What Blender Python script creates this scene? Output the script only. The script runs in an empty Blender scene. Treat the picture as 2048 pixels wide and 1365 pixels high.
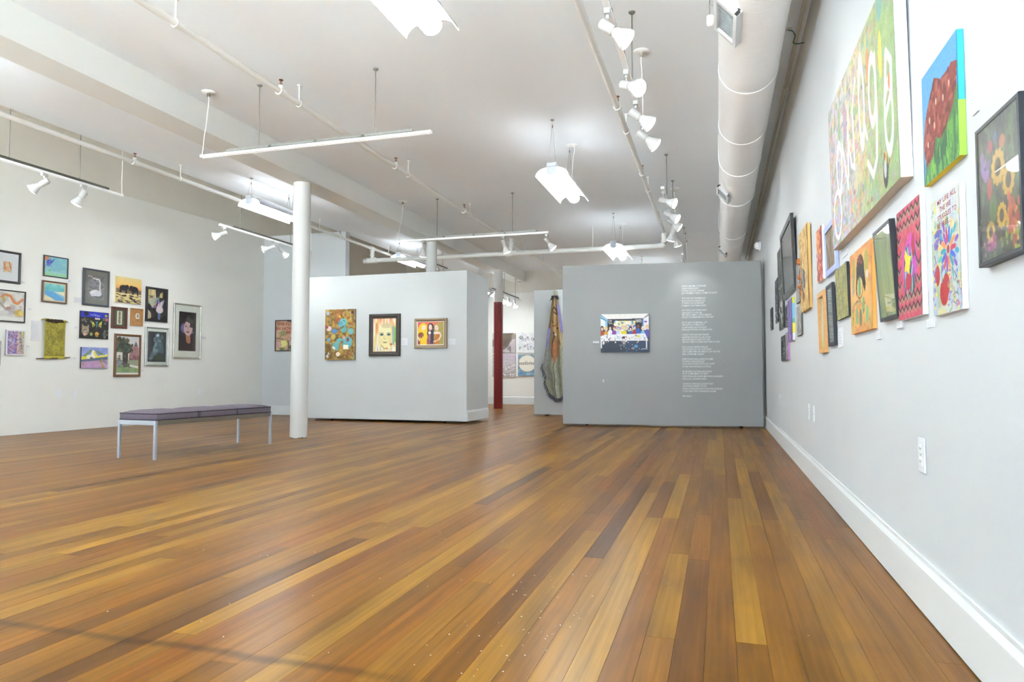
import bpy, math, random
import numpy as np
from mathutils import Vector, Matrix, Quaternion

# ------------------------------------------------------------------ camera
SC = bpy.context.scene
COL = SC.collection
def camera():
    yaw, pitch, roll = math.radians(-16.697), math.radians(2.714), math.radians(0.0485)
    f0 = Vector((math.sin(yaw), math.cos(yaw), 0)); r0 = Vector((math.cos(yaw), -math.sin(yaw), 0)); u0 = Vector((0, 0, 1))
    f = math.cos(pitch) * f0 + math.sin(pitch) * u0
    u = -math.sin(pitch) * f0 + math.cos(pitch) * u0
    r = math.cos(roll) * r0 + math.sin(roll) * u
    u = -math.sin(roll) * r0 + math.cos(roll) * u
    cd = bpy.data.cameras.new('camera'); cd.sensor_width = 36.0; cd.lens = 1381.24 / 2048 * 36.0
    cd.clip_start = 0.05; cd.clip_end = 200
    co = bpy.data.objects.new('camera', cd); COL.objects.link(co)
    M = Matrix.Identity(4)
    for i in range(3):
        M[i][0] = r[i]; M[i][1] = u[i]; M[i][2] = -f[i]
    M[0][3], M[1][3], M[2][3] = 0, 0, 0.755
    co.matrix_world = M
    SC.camera = co
camera()

# ------------------------------------------------------------------ light
W = bpy.data.worlds.new('sky'); SC.world = W; W.use_nodes = True
_bg = W.node_tree.nodes['Background']
_bg.inputs[0].default_value = (0.62, 0.82, 1.0, 1)
_bg.inputs[1].default_value = 5.0
# sun added to bounce light off the unseen street (it never enters the windows)
_sd = bpy.data.lights.new('sun', 'SUN'); _sd.energy = 185.0; _sd.angle = math.radians(0.6); _sd.color = (0.86, 0.94, 1.0)
_so = bpy.data.objects.new('sun', _sd); COL.objects.link(_so); _so.location = (-20, -6, 30)
_so.rotation_mode = 'QUATERNION'; _so.rotation_quaternion = Vector((0, 0, -1)).rotation_difference(Vector((0.55, -0.05, -0.83)).normalized())
SPOT_W = 13.0          # every track lamp
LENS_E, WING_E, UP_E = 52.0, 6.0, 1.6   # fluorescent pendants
SC.view_settings.view_transform = 'Standard'
SC.view_settings.look = 'None'
SC.view_settings.gamma = 1.0
SC.view_settings.use_curve_mapping = False
SC.view_settings.exposure = 0.1
SC.cycles.max_bounces = 14
SC.cycles.diffuse_bounces = 8
SC.cycles.glossy_bounces = 4
SC.cycles.transparent_max_bounces = 12
SC.cycles.sample_clamp_indirect = 60.0

# room constants (metres); camera stands over the origin, looking mostly along +Y
XR = 0.62; ZC = 3.30; YF = -2.6; YB = 16.46; XEDGE = -6.50; ZREC = 4.0
LA = Vector((-8.3, 6.3)); LB = Vector((-8.07, 10.86))
def xl(y): return LA.x + (y - LA.y) * (LB.x - LA.x) / (LB.y - LA.y)

# ------------------------------------------------------------------ colour and materials
def lin(c):
    return tuple(((v / 255) / 12.92 if v / 255 <= 0.04045 else ((v / 255 + 0.055) / 1.055) ** 2.4) for v in c)
def lin4(c): return lin(c) + (1.0,)
MATS = {}
def mat(name, c=(200, 200, 200), rough=0.6, metal=0.0, spec=0.5, emit=None, noise=None, bump=None, coat=0.0):
    """noise = (scale, amount) brightness mottling; bump = (scale, strength)."""
    if name in MATS: return MATS[name]
    m = bpy.data.materials.new(name); m.use_nodes = True
    nt = m.node_tree; b = nt.nodes['Principled BSDF']
    b.inputs['Base Color'].default_value = lin4(c)
    b.inputs['Roughness'].default_value = rough
    b.inputs['Metallic'].default_value = metal
    b.inputs['Specular IOR Level'].default_value = spec
    b.inputs['Coat Weight'].default_value = coat
    if emit:
        b.inputs['Emission Color'].default_value = tuple(emit[0]) + (1,)
        b.inputs['Emission Strength'].default_value = emit[1]
    if noise or bump:
        tc = nt.nodes.new('ShaderNodeTexCoord')
    if noise:
        n = nt.nodes.new('ShaderNodeTexNoise'); n.inputs['Scale'].default_value = noise[0]; n.inputs['Detail'].default_value = 5
        nt.links.new(tc.outputs['Object'], n.inputs['Vector'])
        mr = nt.nodes.new('ShaderNodeMapRange'); mr.inputs['To Min'].default_value = 1 - noise[1]; mr.inputs['To Max'].default_value = 1 + noise[1]
        mr.inputs['From Min'].default_value = 0.3; mr.inputs['From Max'].default_value = 0.7
        nt.links.new(n.outputs['Fac'], mr.inputs['Value'])
        mx = nt.nodes.new('ShaderNodeVectorMath'); mx.operation = 'SCALE'
        mx.inputs[0].default_value = lin(c)
        nt.links.new(mr.outputs['Result'], mx.inputs['Scale'])
        nt.links.new(mx.outputs[0], b.inputs['Base Color'])
    if bump:
        n2 = nt.nodes.new('ShaderNodeTexNoise'); n2.inputs['Scale'].default_value = bump[0]; n2.inputs['Detail'].default_value = 4
        nt.links.new(tc.outputs['Object'], n2.inputs['Vector'])
        bp = nt.nodes.new('ShaderNodeBump'); bp.inputs['Strength'].default_value = bump[1]; bp.inputs['Distance'].default_value = 0.01
        nt.links.new(n2.outputs['Fac'], bp.inputs['Height']); nt.links.new(bp.outputs['Normal'], b.inputs['Normal'])
    MATS[name] = m
    return m
def glass_mat():
    if 'glass' in MATS: return MATS['glass']
    m = bpy.data.materials.new('glass'); m.use_nodes = True; nt = m.node_tree
    nt.nodes.remove(nt.nodes['Principled BSDF']); out = nt.nodes['Material Output']
    t = nt.nodes.new('ShaderNodeBsdfTransparent'); g = nt.nodes.new('ShaderNodeBsdfGlossy'); g.inputs['Roughness'].default_value = 0.015
    lw = nt.nodes.new('ShaderNodeLayerWeight'); lw.inputs['Blend'].default_value = 0.5
    pw = nt.nodes.new('ShaderNodeMath'); pw.operation = 'POWER'; pw.inputs[1].default_value = 5.0; nt.links.new(lw.outputs['Facing'], pw.inputs[0])
    fr = nt.nodes.new('ShaderNodeMath'); fr.operation = 'MULTIPLY_ADD'; fr.inputs[1].default_value = 0.9; fr.inputs[2].default_value = 0.045; nt.links.new(pw.outputs[0], fr.inputs[0])
    mx = nt.nodes.new('ShaderNodeMixShader')
    nt.links.new(fr.outputs[0], mx.inputs[0]); nt.links.new(t.outputs[0], mx.inputs[1]); nt.links.new(g.outputs[0], mx.inputs[2])
    nt.links.new(mx.outputs[0], out.inputs['Surface'])
    MATS['glass'] = m
    return m
def paint_mat(kind='canvas'):
    """reads the per-point pigment colour laid down by the painter below"""
    key = 'pigment_' + kind
    if key in MATS: return MATS[key]
    m = bpy.data.materials.new(key); m.use_nodes = True; nt = m.node_tree; b = nt.nodes['Principled BSDF']
    a = nt.nodes.new('ShaderNodeAttribute'); a.attribute_name = 'pigment'
    nt.links.new(a.outputs['Color'], b.inputs['Base Color'])
    b.inputs['Roughness'].default_value = {'canvas': 0.6, 'gloss': 0.3, 'cloth': 0.9}[kind]
    b.inputs['Specular IOR Level'].default_value = 0.4
    tc = nt.nodes.new('ShaderNodeTexCoord'); n = nt.nodes.new('ShaderNodeTexNoise'); n.inputs['Scale'].default_value = 90
    nt.links.new(tc.outputs['Object'], n.inputs['Vector'])
    bp = nt.nodes.new('ShaderNodeBump'); bp.inputs['Strength'].default_value = 0.25; bp.inputs['Distance'].default_value = 0.004
    nt.links.new(n.outputs['Fac'], bp.inputs['Height']); nt.links.new(bp.outputs['Normal'], b.inputs['Normal'])
    MATS[key] = m
    return m

# ------------------------------------------------------------------ mesh helpers
class MB:
    def __init__(s): s.v = []; s.f = []
    def add(s, vs, fs):
        o = len(s.v); s.v += [tuple(p) for p in vs]; s.f += [tuple(i + o for i in f) for f in fs]; return s
    def box(s, c, d, M=None):
        x, y, z = d[0] / 2, d[1] / 2, d[2] / 2
        vs = [Vector((sx * x, sy * y, sz * z)) for sz in (-1, 1) for sy in (-1, 1) for sx in (-1, 1)]
        if M: vs = [M @ p for p in vs]
        vs = [p + Vector(c) for p in vs]
        return s.add(vs, [(0, 2, 3, 1), (4, 5, 7, 6), (0, 1, 5, 4), (2, 6, 7, 3), (0, 4, 6, 2), (1, 3, 7, 5)])
    def cham(s, c, d, b):
        """box with chamfered vertical and top/bottom edges"""
        x, y, z = d[0] / 2, d[1] / 2, d[2] / 2
        def loop(e, zz): 
            return [(-x + e + b, -y + e, zz), (x - e - b, -y + e, zz), (x - e, -y + e + b, zz), (x - e, y - e - b, zz), (x - e - b, y - e, zz), (-x + e + b, y - e, zz), (-x + e, y - e - b, zz), (-x + e, -y + e + b, zz)]
        L = [loop(b, -z), loop(0, -z + b), loop(0, z - b), loop(b, z)]
        vs = [Vector(p) + Vector(c) for l in L for p in l]
        fs = [tuple(reversed(range(8))), tuple(range(24, 32))]
        for k in range(3):
            for i in range(8):
                j = (i + 1) % 8; fs.append((k * 8 + i, k * 8 + j, k * 8 + 8 + j, k * 8 + 8 + i))
        return s.add(vs, fs)
    def cyl(s, p0, p1, r, n=16, r1=None, caps=True):
        p0 = Vector(p0); p1 = Vector(p1); d = p1 - p0; q = Vector((0, 0, 1)).rotation_difference(d.normalized())
        r1 = r if r1 is None else r1
        ring = lambda p, rr: [p + q @ Vector((rr * math.cos(2 * math.pi * i / n), rr * math.sin(2 * math.pi * i / n), 0)) for i in range(n)]
        vs = ring(p0, r) + ring(p1, r1)
        fs = [(i, (i + 1) % n, n + (i + 1) % n, n + i) for i in range(n)]
        if caps: fs += [tuple(reversed(range(n))), tuple(range(n, 2 * n))]
        return s.add(vs, fs)
    def lathe(s, prof, n=24, M=None, caps=True):
        """prof = [(r, z)], spun about local Z"""
        vs = []; M = M or Matrix.Identity(4)
        for r, z in prof:
            vs += [M @ Vector((r * math.cos(2 * math.pi * i / n), r * math.sin(2 * math.pi * i / n), z)) for i in range(n)]
        fs = []
        for k in range(len(prof) - 1):
            for i in range(n):
                j = (i + 1) % n; fs.append((k * n + i, k * n + j, (k + 1) * n + j, (k + 1) * n + i))
        if caps:
            fs.append(tuple(reversed(range(n)))); m = (len(prof) - 1) * n; fs.append(tuple(range(m, m + n)))
        return s.add(vs, fs)
    def tube(s, pts, r, n=8):
        pts = [Vector(p) for p in pts]; vs = []; fs = []
        up = Vector((0.13, 0.21, 0.97))
        for i, p in enumerate(pts):
            t = (pts[min(i + 1, len(pts) - 1)] - pts[max(i - 1, 0)]).normalized()
            a = t.cross(up); a = a.normalized() if a.length > 1e-4 else t.orthogonal().normalized(); b = t.cross(a)
            rr = r[i] if isinstance(r, (list, tuple)) else r
            vs += [p + rr * (math.cos(2 * math.pi * k / n) * a + math.sin(2 * math.pi * k / n) * b) for k in range(n)]
        for i in range(len(pts) - 1):
            for k in range(n):
                j = (k + 1) % n; fs.append((i * n + k, i * n + j, (i + 1) * n + j, (i + 1) * n + k))
        fs += [tuple(reversed(range(n))), tuple(range((len(pts) - 1) * n, len(pts) * n))]
        return s.add(vs, fs)
    def frame(s, w, h, prof):
        """mitred frame centred on origin in XZ, prof = [(inset from outer edge, y)] front is -y"""
        vs = []
        for e, y in prof:
            x, z = w / 2 - e, h / 2 - e
            vs += [(-x, y, -z), (x, y, -z), (x, y, z), (-x, y, z)]
        fs = []
        for k in range(len(prof) - 1):
            for i in range(4):
                j = (i + 1) % 4; fs.append((k * 4 + i, k * 4 + j, k * 4 + 4 + j, k * 4 + 4 + i))
        return s.add(vs, fs)
    def mesh(s, name, smooth=False):
        me = bpy.data.meshes.new(name); me.from_pydata(s.v, [], s.f); me.update()
        if smooth:
            me.shade_smooth(); me.set_sharp_from_angle(angle=math.radians(38))
        return me
    def build(s, name, m, parent=None, smooth=False):
        me = s.mesh(name, smooth)
        return link(name, me, m, parent)
def link(name, me, m=None, parent=None):
    o = bpy.data.objects.new(name, me); COL.objects.link(o)
    if m is not None:
        me.materials.clear(); me.materials.append(m)
    if parent is not None: o.parent = parent
    return o
def tag(o, label=None, cat=None, group=None, kind=None):
    if label: o['label'] = label
    if cat: o['category'] = cat
    if group: o['group'] = group
    if kind: o['kind'] = kind
    return o
def thing(name, loc, label, cat, group=None, rz=0.0):
    o = bpy.data.objects.new(name, None); COL.objects.link(o); o.empty_display_size = 0.1
    o.location = loc; o.rotation_euler = (0, 0, rz)
    return tag(o, label, cat, group)
def put(name, me, parent, m=None, loc=None, rot=None):
    """one more object of shared mesh data"""
    o = bpy.data.objects.new(name, me); COL.objects.link(o); o.parent = parent
    if m is not None and not me.materials: me.materials.append(m)
    if loc is not None: o.location = loc
    if rot is not None: o.rotation_mode = 'QUATERNION'; o.rotation_quaternion = rot
    return o

M_WALL = mat('white_wall_paint', (195, 199, 202), 0.75, noise=(3, 0.012), bump=(60, 0.04))
M_WALL2 = mat('warm_white_wall_paint', (227, 228, 224), 0.75, noise=(3, 0.012), bump=(60, 0.04))
M_OLD = mat('old_plaster_paint', (214, 211, 202), 0.8, noise=(2, 0.03), bump=(30, 0.06))
M_CEIL = mat('ceiling_paint', (234, 239, 243), 0.85, noise=(0.8, 0.02))
M_TRIM = mat('white_trim_gloss', (214, 218, 219), 0.4)
M_WHITE = mat('white_enamel', (250, 251, 252), 0.35)
M_STEEL = mat('galvanised_steel', (150, 150, 145), 0.4, 0.85)
M_DARKST = mat('dark_steel_channel', (112, 112, 104), 0.45, 0.7)
M_BLACK = mat('black_paint', (38, 38, 40), 0.45)
M_BRASS = mat('brass', (150, 96, 52), 0.4, 0.8)
M_WIRE = mat('steel_wire', (150, 152, 152), 0.4, 0.6)
# ================================================================== THE SETTING
def wood():
    m = bpy.data.materials.new('varnished_fir'); m.use_nodes = True; nt = m.node_tree; N = nt.nodes; L = nt.links; b = N['Principled BSDF']
    at = N.new('ShaderNodeAttribute'); at.attribute_name = 'tone'
    geo = N.new('ShaderNodeNewGeometry')
    off = N.new('ShaderNodeVectorMath'); off.operation = 'SCALE'; off.inputs[0].default_value = (37.0, 91.0, 13.0); L.new(at.outputs['Fac'], off.inputs['Scale'])
    add = N.new('ShaderNodeVectorMath'); L.new(geo.outputs['Position'], add.inputs[0]); L.new(off.outputs[0], add.inputs[1])
    def noise(sc, scale, det=4, rough=0.55):
        mp = N.new('ShaderNodeMapping'); mp.inputs['Scale'].default_value = sc; L.new(add.outputs[0], mp.inputs['Vector'])
        n = N.new('ShaderNodeTexNoise'); n.inputs['Scale'].default_value = scale; n.inputs['Detail'].default_value = det; n.inputs['Roughness'].default_value = rough
        L.new(mp.outputs[0], n.inputs['Vector']); return n
    ramp = N.new('ShaderNodeValToRGB'); L.new(at.outputs['Fac'], ramp.inputs['Fac']); r = ramp.color_ramp
    stops = [(0, (132, 86, 40)), (0.10, (158, 102, 42)), (0.3, (186, 124, 44)), (0.5, (196, 134, 48)), (0.68, (186, 114, 42)), (0.82, (208, 148, 52)), (1, (226, 166, 60))]
    r.elements[0].color = lin4(stops[0][1]); r.elements[-1].color = lin4(stops[-1][1])
    for p, c in stops[1:-1]:
        e = r.elements.new(p); e.color = lin4(c)
    def mul(prev, fac_out, a0, a1, f0=0.3, f1=0.7):
        mr = N.new('ShaderNodeMapRange'); mr.inputs['From Min'].default_value = f0; mr.inputs['From Max'].default_value = f1
        mr.inputs['To Min'].default_value = a0; mr.inputs['To Max'].default_value = a1; L.new(fac_out, mr.inputs['Value'])
        s = N.new('ShaderNodeVectorMath'); s.operation = 'SCALE'; L.new(prev, s.inputs[0]); L.new(mr.outputs[0], s.inputs['Scale']); return s.outputs[0]
    c = mul(ramp.outputs['Color'], noise((60, 1.6, 1), 1.0, 5).outputs['Fac'], 0.76, 1.2)       # grain
    c = mul(c, noise((8, 0.9, 1), 1.0, 3).outputs['Fac'], 0.72, 1.18)                              # figure inside one board
    mps = N.new('ShaderNodeMapping'); mps.inputs['Scale'].default_value = (9, 0.8, 1); L.new(geo.outputs['Position'], mps.inputs['Vector'])
    sm = N.new('ShaderNodeTexNoise'); sm.inputs['Scale'].default_value = 1.0; sm.inputs['Detail'].default_value = 6; L.new(mps.outputs[0], sm.inputs['Vector'])
    c = mul(c, sm.outputs['Fac'], 1.0, 0.62, 0.54, 0.76)                                           # dark smears following the boards
    wear = N.new('ShaderNodeTexNoise'); wear.inputs['Scale'].default_value = 2.6; wear.inputs['Detail'].default_value = 6; L.new(geo.outputs['Position'], wear.inputs['Vector'])
    c = mul(c, wear.outputs['Fac'], 1.0, 0.80, 0.56, 0.74)                                         # grime blotches
    # black stain where a partition once crossed the boards
    sx = N.new('ShaderNodeSeparateXYZ'); L.new(geo.outputs['Position'], sx.inputs[0])
    wob = N.new('ShaderNodeMath'); wob.operation = 'MULTIPLY_ADD'; wob.inputs[1].default_value = 0.10; L.new(wear.outputs['Fac'], wob.inputs[0]); L.new(sx.outputs['Y'], wob.inputs[2])
    dy = N.new('ShaderNodeMath'); dy.operation = 'SUBTRACT'; L.new(wob.outputs[0], dy.inputs[0]); dy.inputs[1].default_value = 1.645
    ab = N.new('ShaderNodeMath'); ab.operation = 'ABSOLUTE'; L.new(dy.outputs[0], ab.inputs[0])
    xm = N.new('ShaderNodeMapRange'); xm.inputs['From Min'].default_value = -0.65; xm.inputs['From Max'].default_value = -0.95; L.new(sx.outputs['X'], xm.inputs['Value'])
    st = N.new('ShaderNodeMapRange'); st.inputs['From Min'].default_value = 0.028; st.inputs['From Max'].default_value = 0.006; L.new(ab.outputs[0], st.inputs['Value'])
    ms = N.new('ShaderNodeMath'); ms.operation = 'MULTIPLY'; L.new(xm.outputs[0], ms.inputs[0]); L.new(st.outputs[0], ms.inputs[1])
    c = mul(c, ms.outputs[0], 1.0, 0.52, 0, 1)
    dk = N.new('ShaderNodeVectorMath'); dk.operation = 'SCALE'; dk.inputs['Scale'].default_value = 0.41; L.new(c, dk.inputs[0]); c = dk.outputs[0]
    L.new(c, b.inputs['Base Color'])
    rr = N.new('ShaderNodeMapRange'); rr.inputs['From Min'].default_value = 0.3; rr.inputs['From Max'].default_value = 0.7; rr.inputs['To Min'].default_value = 0.285; rr.inputs['To Max'].default_value = 0.31
    L.new(noise((30, 1.2, 1), 1.0, 3).outputs['Fac'], rr.inputs['Value']); L.new(rr.outputs[0], b.inputs['Roughness'])
    b.inputs['Specular IOR Level'].default_value = 0.11
    bp = N.new('ShaderNodeBump'); bp.inputs['Strength'].default_value = 0.06; bp.inputs['Distance'].default_value = 0.004
    L.new(noise((40, 2.0, 1), 1.0, 3).outputs['Fac'], bp.inputs['Height']); L.new(bp.outputs['Normal'], b.inputs['Normal'])
    return m
M_WOOD = wood()

def floor_build():
    fl = MB().box((-4.05, (YF + YB) / 2, -0.06), (9.7, YB - YF + 0.4, 0.09)).build('floor', mat('subfloor', (70, 46, 26), 0.9))
    tag(fl, kind='structure', label='dark subfloor under varnished strip boards', cat='floor')
    fl.location = (0, 0, 0)
    rnd = random.Random(7)
    yaw = math.radians(-16.697); pw = 0.083; planks = []
    f0 = (math.sin(yaw), math.cos(yaw)); r0 = (math.cos(yaw), -math.sin(yaw))
    def area(x, y0, y1):
        # how large the board shows from the entrance end (clipped to the view)
        pts = []
        n = 8; a = 0
        for i in range(n):
            yy = y0 + (y1 - y0) * (i + 0.5) / n
            d = x * f0[0] + yy * f0[1]; s = x * r0[0] + yy * r0[1]
            if d < 1.2 or abs(s / d) > 0.76 or 0.755 / d > 0.54: continue
            a += pw * (y1 - y0) / n * 0.755 / d ** 3
        return a
    x = XR - 0.004; row = 0
    while x > -8.72:
        y = YF - rnd.uniform(0, 2)
        while y < YB:
            ln = rnd.choice([1.1, 1.6, 2.1, 2.6, 3.2, 3.9]) * rnd.uniform(0.85, 1.15)
            y0, y1 = max(y, YF), min(y + ln, YB - 0.005)
            t = rnd.random(); t = t * t if rnd.random() < 0.12 else 0.12 + 0.88 * t
            if y1 - y0 > 0.05: planks.append((area(x - pw / 2, y0, y1), x - pw, x, y0, y1, min(t, 1.0), rnd.uniform(-0.00015, 0.00015)))
            y += ln
        x -= pw; row += 1
    planks.sort(key=lambda p: -p[0])
    g, bv, zb = 0.00025, 0.0004, -0.016
    def vf(x0, x1, y0, y1, dz, cx=0, cy=0):
        x0 += g - cx; x1 -= g + cx; y0 += g - cy; y1 -= g + cy
        vs = [(x0, y0, zb), (x1, y0, zb), (x1, y1, zb), (x0, y1, zb), (x0, y0, dz - bv), (x1, y0, dz - bv), (x1, y1, dz - bv), (x0, y1, dz - bv),
              (x0 + bv, y0 + bv, dz), (x1 - bv, y0 + bv, dz), (x1 - bv, y1 - bv, dz), (x0 + bv, y1 - bv, dz)]
        fs = [(8, 9, 10, 11)]
        for a, b in ((0, 4), (4, 8)):
            for i in range(4):
                j = (i + 1) % 4; fs.append((a + i, a + j, b + j, b + i))
        return vs, fs
    def settone(me, arr):
        at = me.attributes.new('tone', 'FLOAT', 'FACE'); at.data.foreach_set('value', arr)
    for a, x0, x1, y0, y1, t, dz in planks[:300]:
        cx, cy = (x0 + x1) / 2, (y0 + y1) / 2
        vs, fs = vf(x0, x1, y0, y1, dz, cx, cy)
        me = bpy.data.meshes.new('floor_plank'); me.from_pydata(vs, [], fs); settone(me, [t] * len(fs))
        o = link('floor_plank', me, M_WOOD, fl); o.location = (cx, cy, 0)
    mb = MB(); tones = []
    for a, x0, x1, y0, y1, t, dz in planks[300:]:
        vs, fs = vf(x0, x1, y0, y1, dz); mb.add(vs, fs); tones += [t] * len(fs)
    me = mb.mesh('more_floor_planks'); settone(me, tones)
    o = link('more_floor_planks', me, M_WOOD, fl); o['kind'] = 'stuff'
floor_build()

def struct(name, mb, m, parent=None, label=None, cat=None):
    o = mb.build(name, m, parent)
    if parent is None: tag(o, label, cat, kind='structure')
    return o
# ---- ceiling: main field, high slot along the left wall
cz = MB().box(((XR + 0.3 + XEDGE) / 2, (YF + YB) / 2, ZC + 0.06), (XR + 0.3 - XEDGE, YB - YF + 0.6, 0.12))
ceil = struct('ceiling', cz, M_CEIL, label='plain off-white plaster ceiling of the gallery', cat='ceiling')
struct('recess_ceiling', MB().box((-7.9, (YF + YB) / 2, ZREC + 0.06), (3.2, YB - YF + 0.6, 0.12)), M_OLD, ceil)
struct('recess_side', MB().box((XEDGE + 0.05, (YF + YB) / 2, (ZC + 0.12 + ZREC) / 2), (0.10, YB - YF, ZREC - ZC - 0.12)), M_OLD, ceil)
struct('trim_1', MB().box((-4.76, (YF + YB) / 2, 3.03 + 0.135), (0.32, YB - YF, 0.27)), mat('beam_paint', (222, 224, 221), 0.8, noise=(1, 0.015)), label='long plastered ceiling beam over the columns', cat='beam')

# ---- right wall: gallery board to 3.0 m, older plaster above
wr = struct('wall_right', MB().box((XR + 0.10, (YF + 10.42) / 2, 1.5), (0.20, 10.42 - YF, 3.0)), M_WALL, label='long white gallery wall hung with paintings', cat='wall')
struct('wall_board', MB().box((XR + 0.10, (11.32 + YB) / 2, 1.5), (0.20, YB - 11.32, 3.0)), M_WALL, wr)
struct('wall_board', MB().box((XR + 0.10, 10.87, 2.7), (0.20, 0.90, 0.6)), M_WALL, wr)
struct('upper_plaster', MB().box((XR + 0.115, (YF + YB) / 2, 3.15), (0.20, YB - YF, 0.30)), M_OLD, wr)
bb = MB()
def base_profile(mb, p0, p1, inward, h=0.17, t=0.016):
    """baseboard running p0->p1, thickness towards inward"""
    p0 = Vector(p0); p1 = Vector(p1); n = Vector(inward)
    prof = [(0, 0.004), (t, 0.004), (t, h - 0.03), (t * 0.45, h - 0.012), (t * 0.45, h), (0, h)]
    vs = [Vector((p.x + n.x * a, p.y + n.y * a, z)) for p in (p0, p1) for a, z in prof]; k = len(prof)
    fs = [(i, i + 1, k + i + 1, k + i) for i in range(k - 1)] + [tuple(range(k)), tuple(range(2 * k - 1, k - 1, -1))]
    return mb.add(vs, fs)
struct('baseboard_right', base_profile(MB(), (XR, YF), (XR, 10.40), (-1, 0)), M_TRIM, label='tall white baseboard along the right wall', cat='baseboard')
d1 = struct('door_1', MB().box((XR + 0.12, 10.87, 1.2), (0.05, 0.86, 2.38)), mat('dark_green_door_paint', (58, 66, 56), 0.5), label='dark green door behind the grey display wall', cat='door')
struct('door_frame', MB().box((XR + 0.02, 10.44, 1.2), (0.08, 0.04, 2.4)).box((XR + 0.02, 11.30, 1.2), (0.08, 0.04, 2.4)).box((XR + 0.02, 10.87, 2.38), (0.08, 0.86, 0.04)), M_TRIM, d1)
struct('door_handle', MB().cyl((XR + 0.10, 10.55, 1.0), (XR + 0.03, 10.55, 1.0), 0.011, 10).cyl((XR + 0.035, 10.55, 1.0), (XR + 0.035, 10.67, 1.0), 0.010, 10), M_STEEL, d1)

# ---- left wall (slightly out of square), gallery board to 3.33 m with plaster above
def slab_along(y0, y1, z0, z1, inset, t):
    vs = []
    for z in (z0, z1):
        for y, e in ((y0, 0), (y1, 0), (y1, t), (y0, t)):
            vs.append((xl(y) - inset - e, y, z))
    return MB().add(vs, [(0, 1, 2, 3), (7, 6, 5, 4), (0, 4, 5, 1), (1, 5, 6, 2), (2, 6, 7, 3), (3, 7, 4, 0)])
wl = struct('wall_left', slab_along(YF, 10.9, 0, 3.33, 0, 0.14), M_WALL2, label='long off-white gallery wall with a salon hang', cat='wall')
struct('upper_plaster', slab_along(YF, YB, 3.33, ZREC, 0.06, 0.12), M_OLD, wl)
struct('wall_board', slab_along(10.9, YB, 0, 3.33, 0.06, 0.12), M_OLD, wl)
wb = struct('wall_back', MB().box(((xl(10.88) - 6.37) / 2, 10.95, 1.65), (-6.37 - xl(10.88), 0.14, 3.30)), M_WALL, label='short white return wall behind the round column', cat='wall')
struct('baseboard_back', base_profile(MB(), (xl(10.88), 10.88), (-6.37, 10.88), (0, -1), 0.17), M_TRIM, label='white baseboard on the short return wall', cat='baseboard')
# ---- far wall
wf = struct('wall_far', MB().box((-4.0, YB + 0.10, 1.385), (9.8, 0.20, 2.77)), M_WALL2, label='pale end wall of the far room', cat='wall')
struct('upper_plaster', MB().box((-4.0, YB + 0.13, 3.4), (9.8, 0.20, 1.26)), M_OLD, wf)
struct('baseboard_far', base_profile(MB(), (-8.0, YB), (XR, YB), (0, -1), 0.20), M_TRIM, label='white baseboard of the far room', cat='baseboard')
struct('trim_2', MB().box((-7.05, 15.2, 1.6), (0.30, 0.16, 3.2)), M_OLD, label='pale pilaster on the dim left side of the far room', cat='pilaster')
# ---- street front behind the camera: piers, sill and head round three large windows
wfr = struct('wall_front', MB().box((-4.05, YF - 0.1, 0.2), (9.6, 0.2, 0.4)), M_WALL, label='street front wall below the shop windows', cat='wall')
struct('window_head', MB().box((-4.05, YF - 0.1, 3.25), (9.6, 0.2, 0.5)), M_WALL, wfr)
edges = [-8.80, -5.80, -2.75, 0.62]
for i, xx in enumerate(edges):
    struct('pier', MB().box((xx, YF - 0.1, 1.7), (0.24, 0.2, 2.6)), M_WALL, wfr)
for i in range(3):
    x0, x1 = edges[i] + 0.12, edges[i + 1] - 0.12
    w = struct('window_%d' % (i + 1), MB().frame(x1 - x0, 2.6, [(0, 0.03), (0, -0.03), (0.05, -0.03), (0.05, 0.03), (0, 0.03)]), M_BLACK, label=('left', 'middle', 'right')[i] + ' shop window behind the camera', cat='window')
    w.location = ((x0 + x1) / 2, YF - 0.1, 1.7)
    MB().box((0, 0, 0), (x1 - x0 - 0.09, 0.008, 2.51)).build('pane', glass_mat(), w)
    pd = bpy.data.lights.new('sky_portal', 'AREA'); pd.shape = 'RECTANGLE'; pd.size = x1 - x0; pd.size_y = 2.6; pd.cycles.is_portal = True
    po = bpy.data.objects.new('sky_portal', pd); COL.objects.link(po); po.location = ((x0 + x1) / 2, YF - 0.21, 1.7); po.rotation_euler = (math.radians(90), 0, 0)

struct('bounce_pavement', MB().box((-4.0, YF - 12.2, -0.20), (60, 24, 0.1)), mat('concrete_pavement', (196, 195, 190), 0.9, noise=(1.5, 0.05)), label='unseen sunlit concrete slab added outside the windows to bounce light indoors', cat='bounce_pavement')  # unseen slab added so sun bounces up through the windows onto the ceiling
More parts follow.
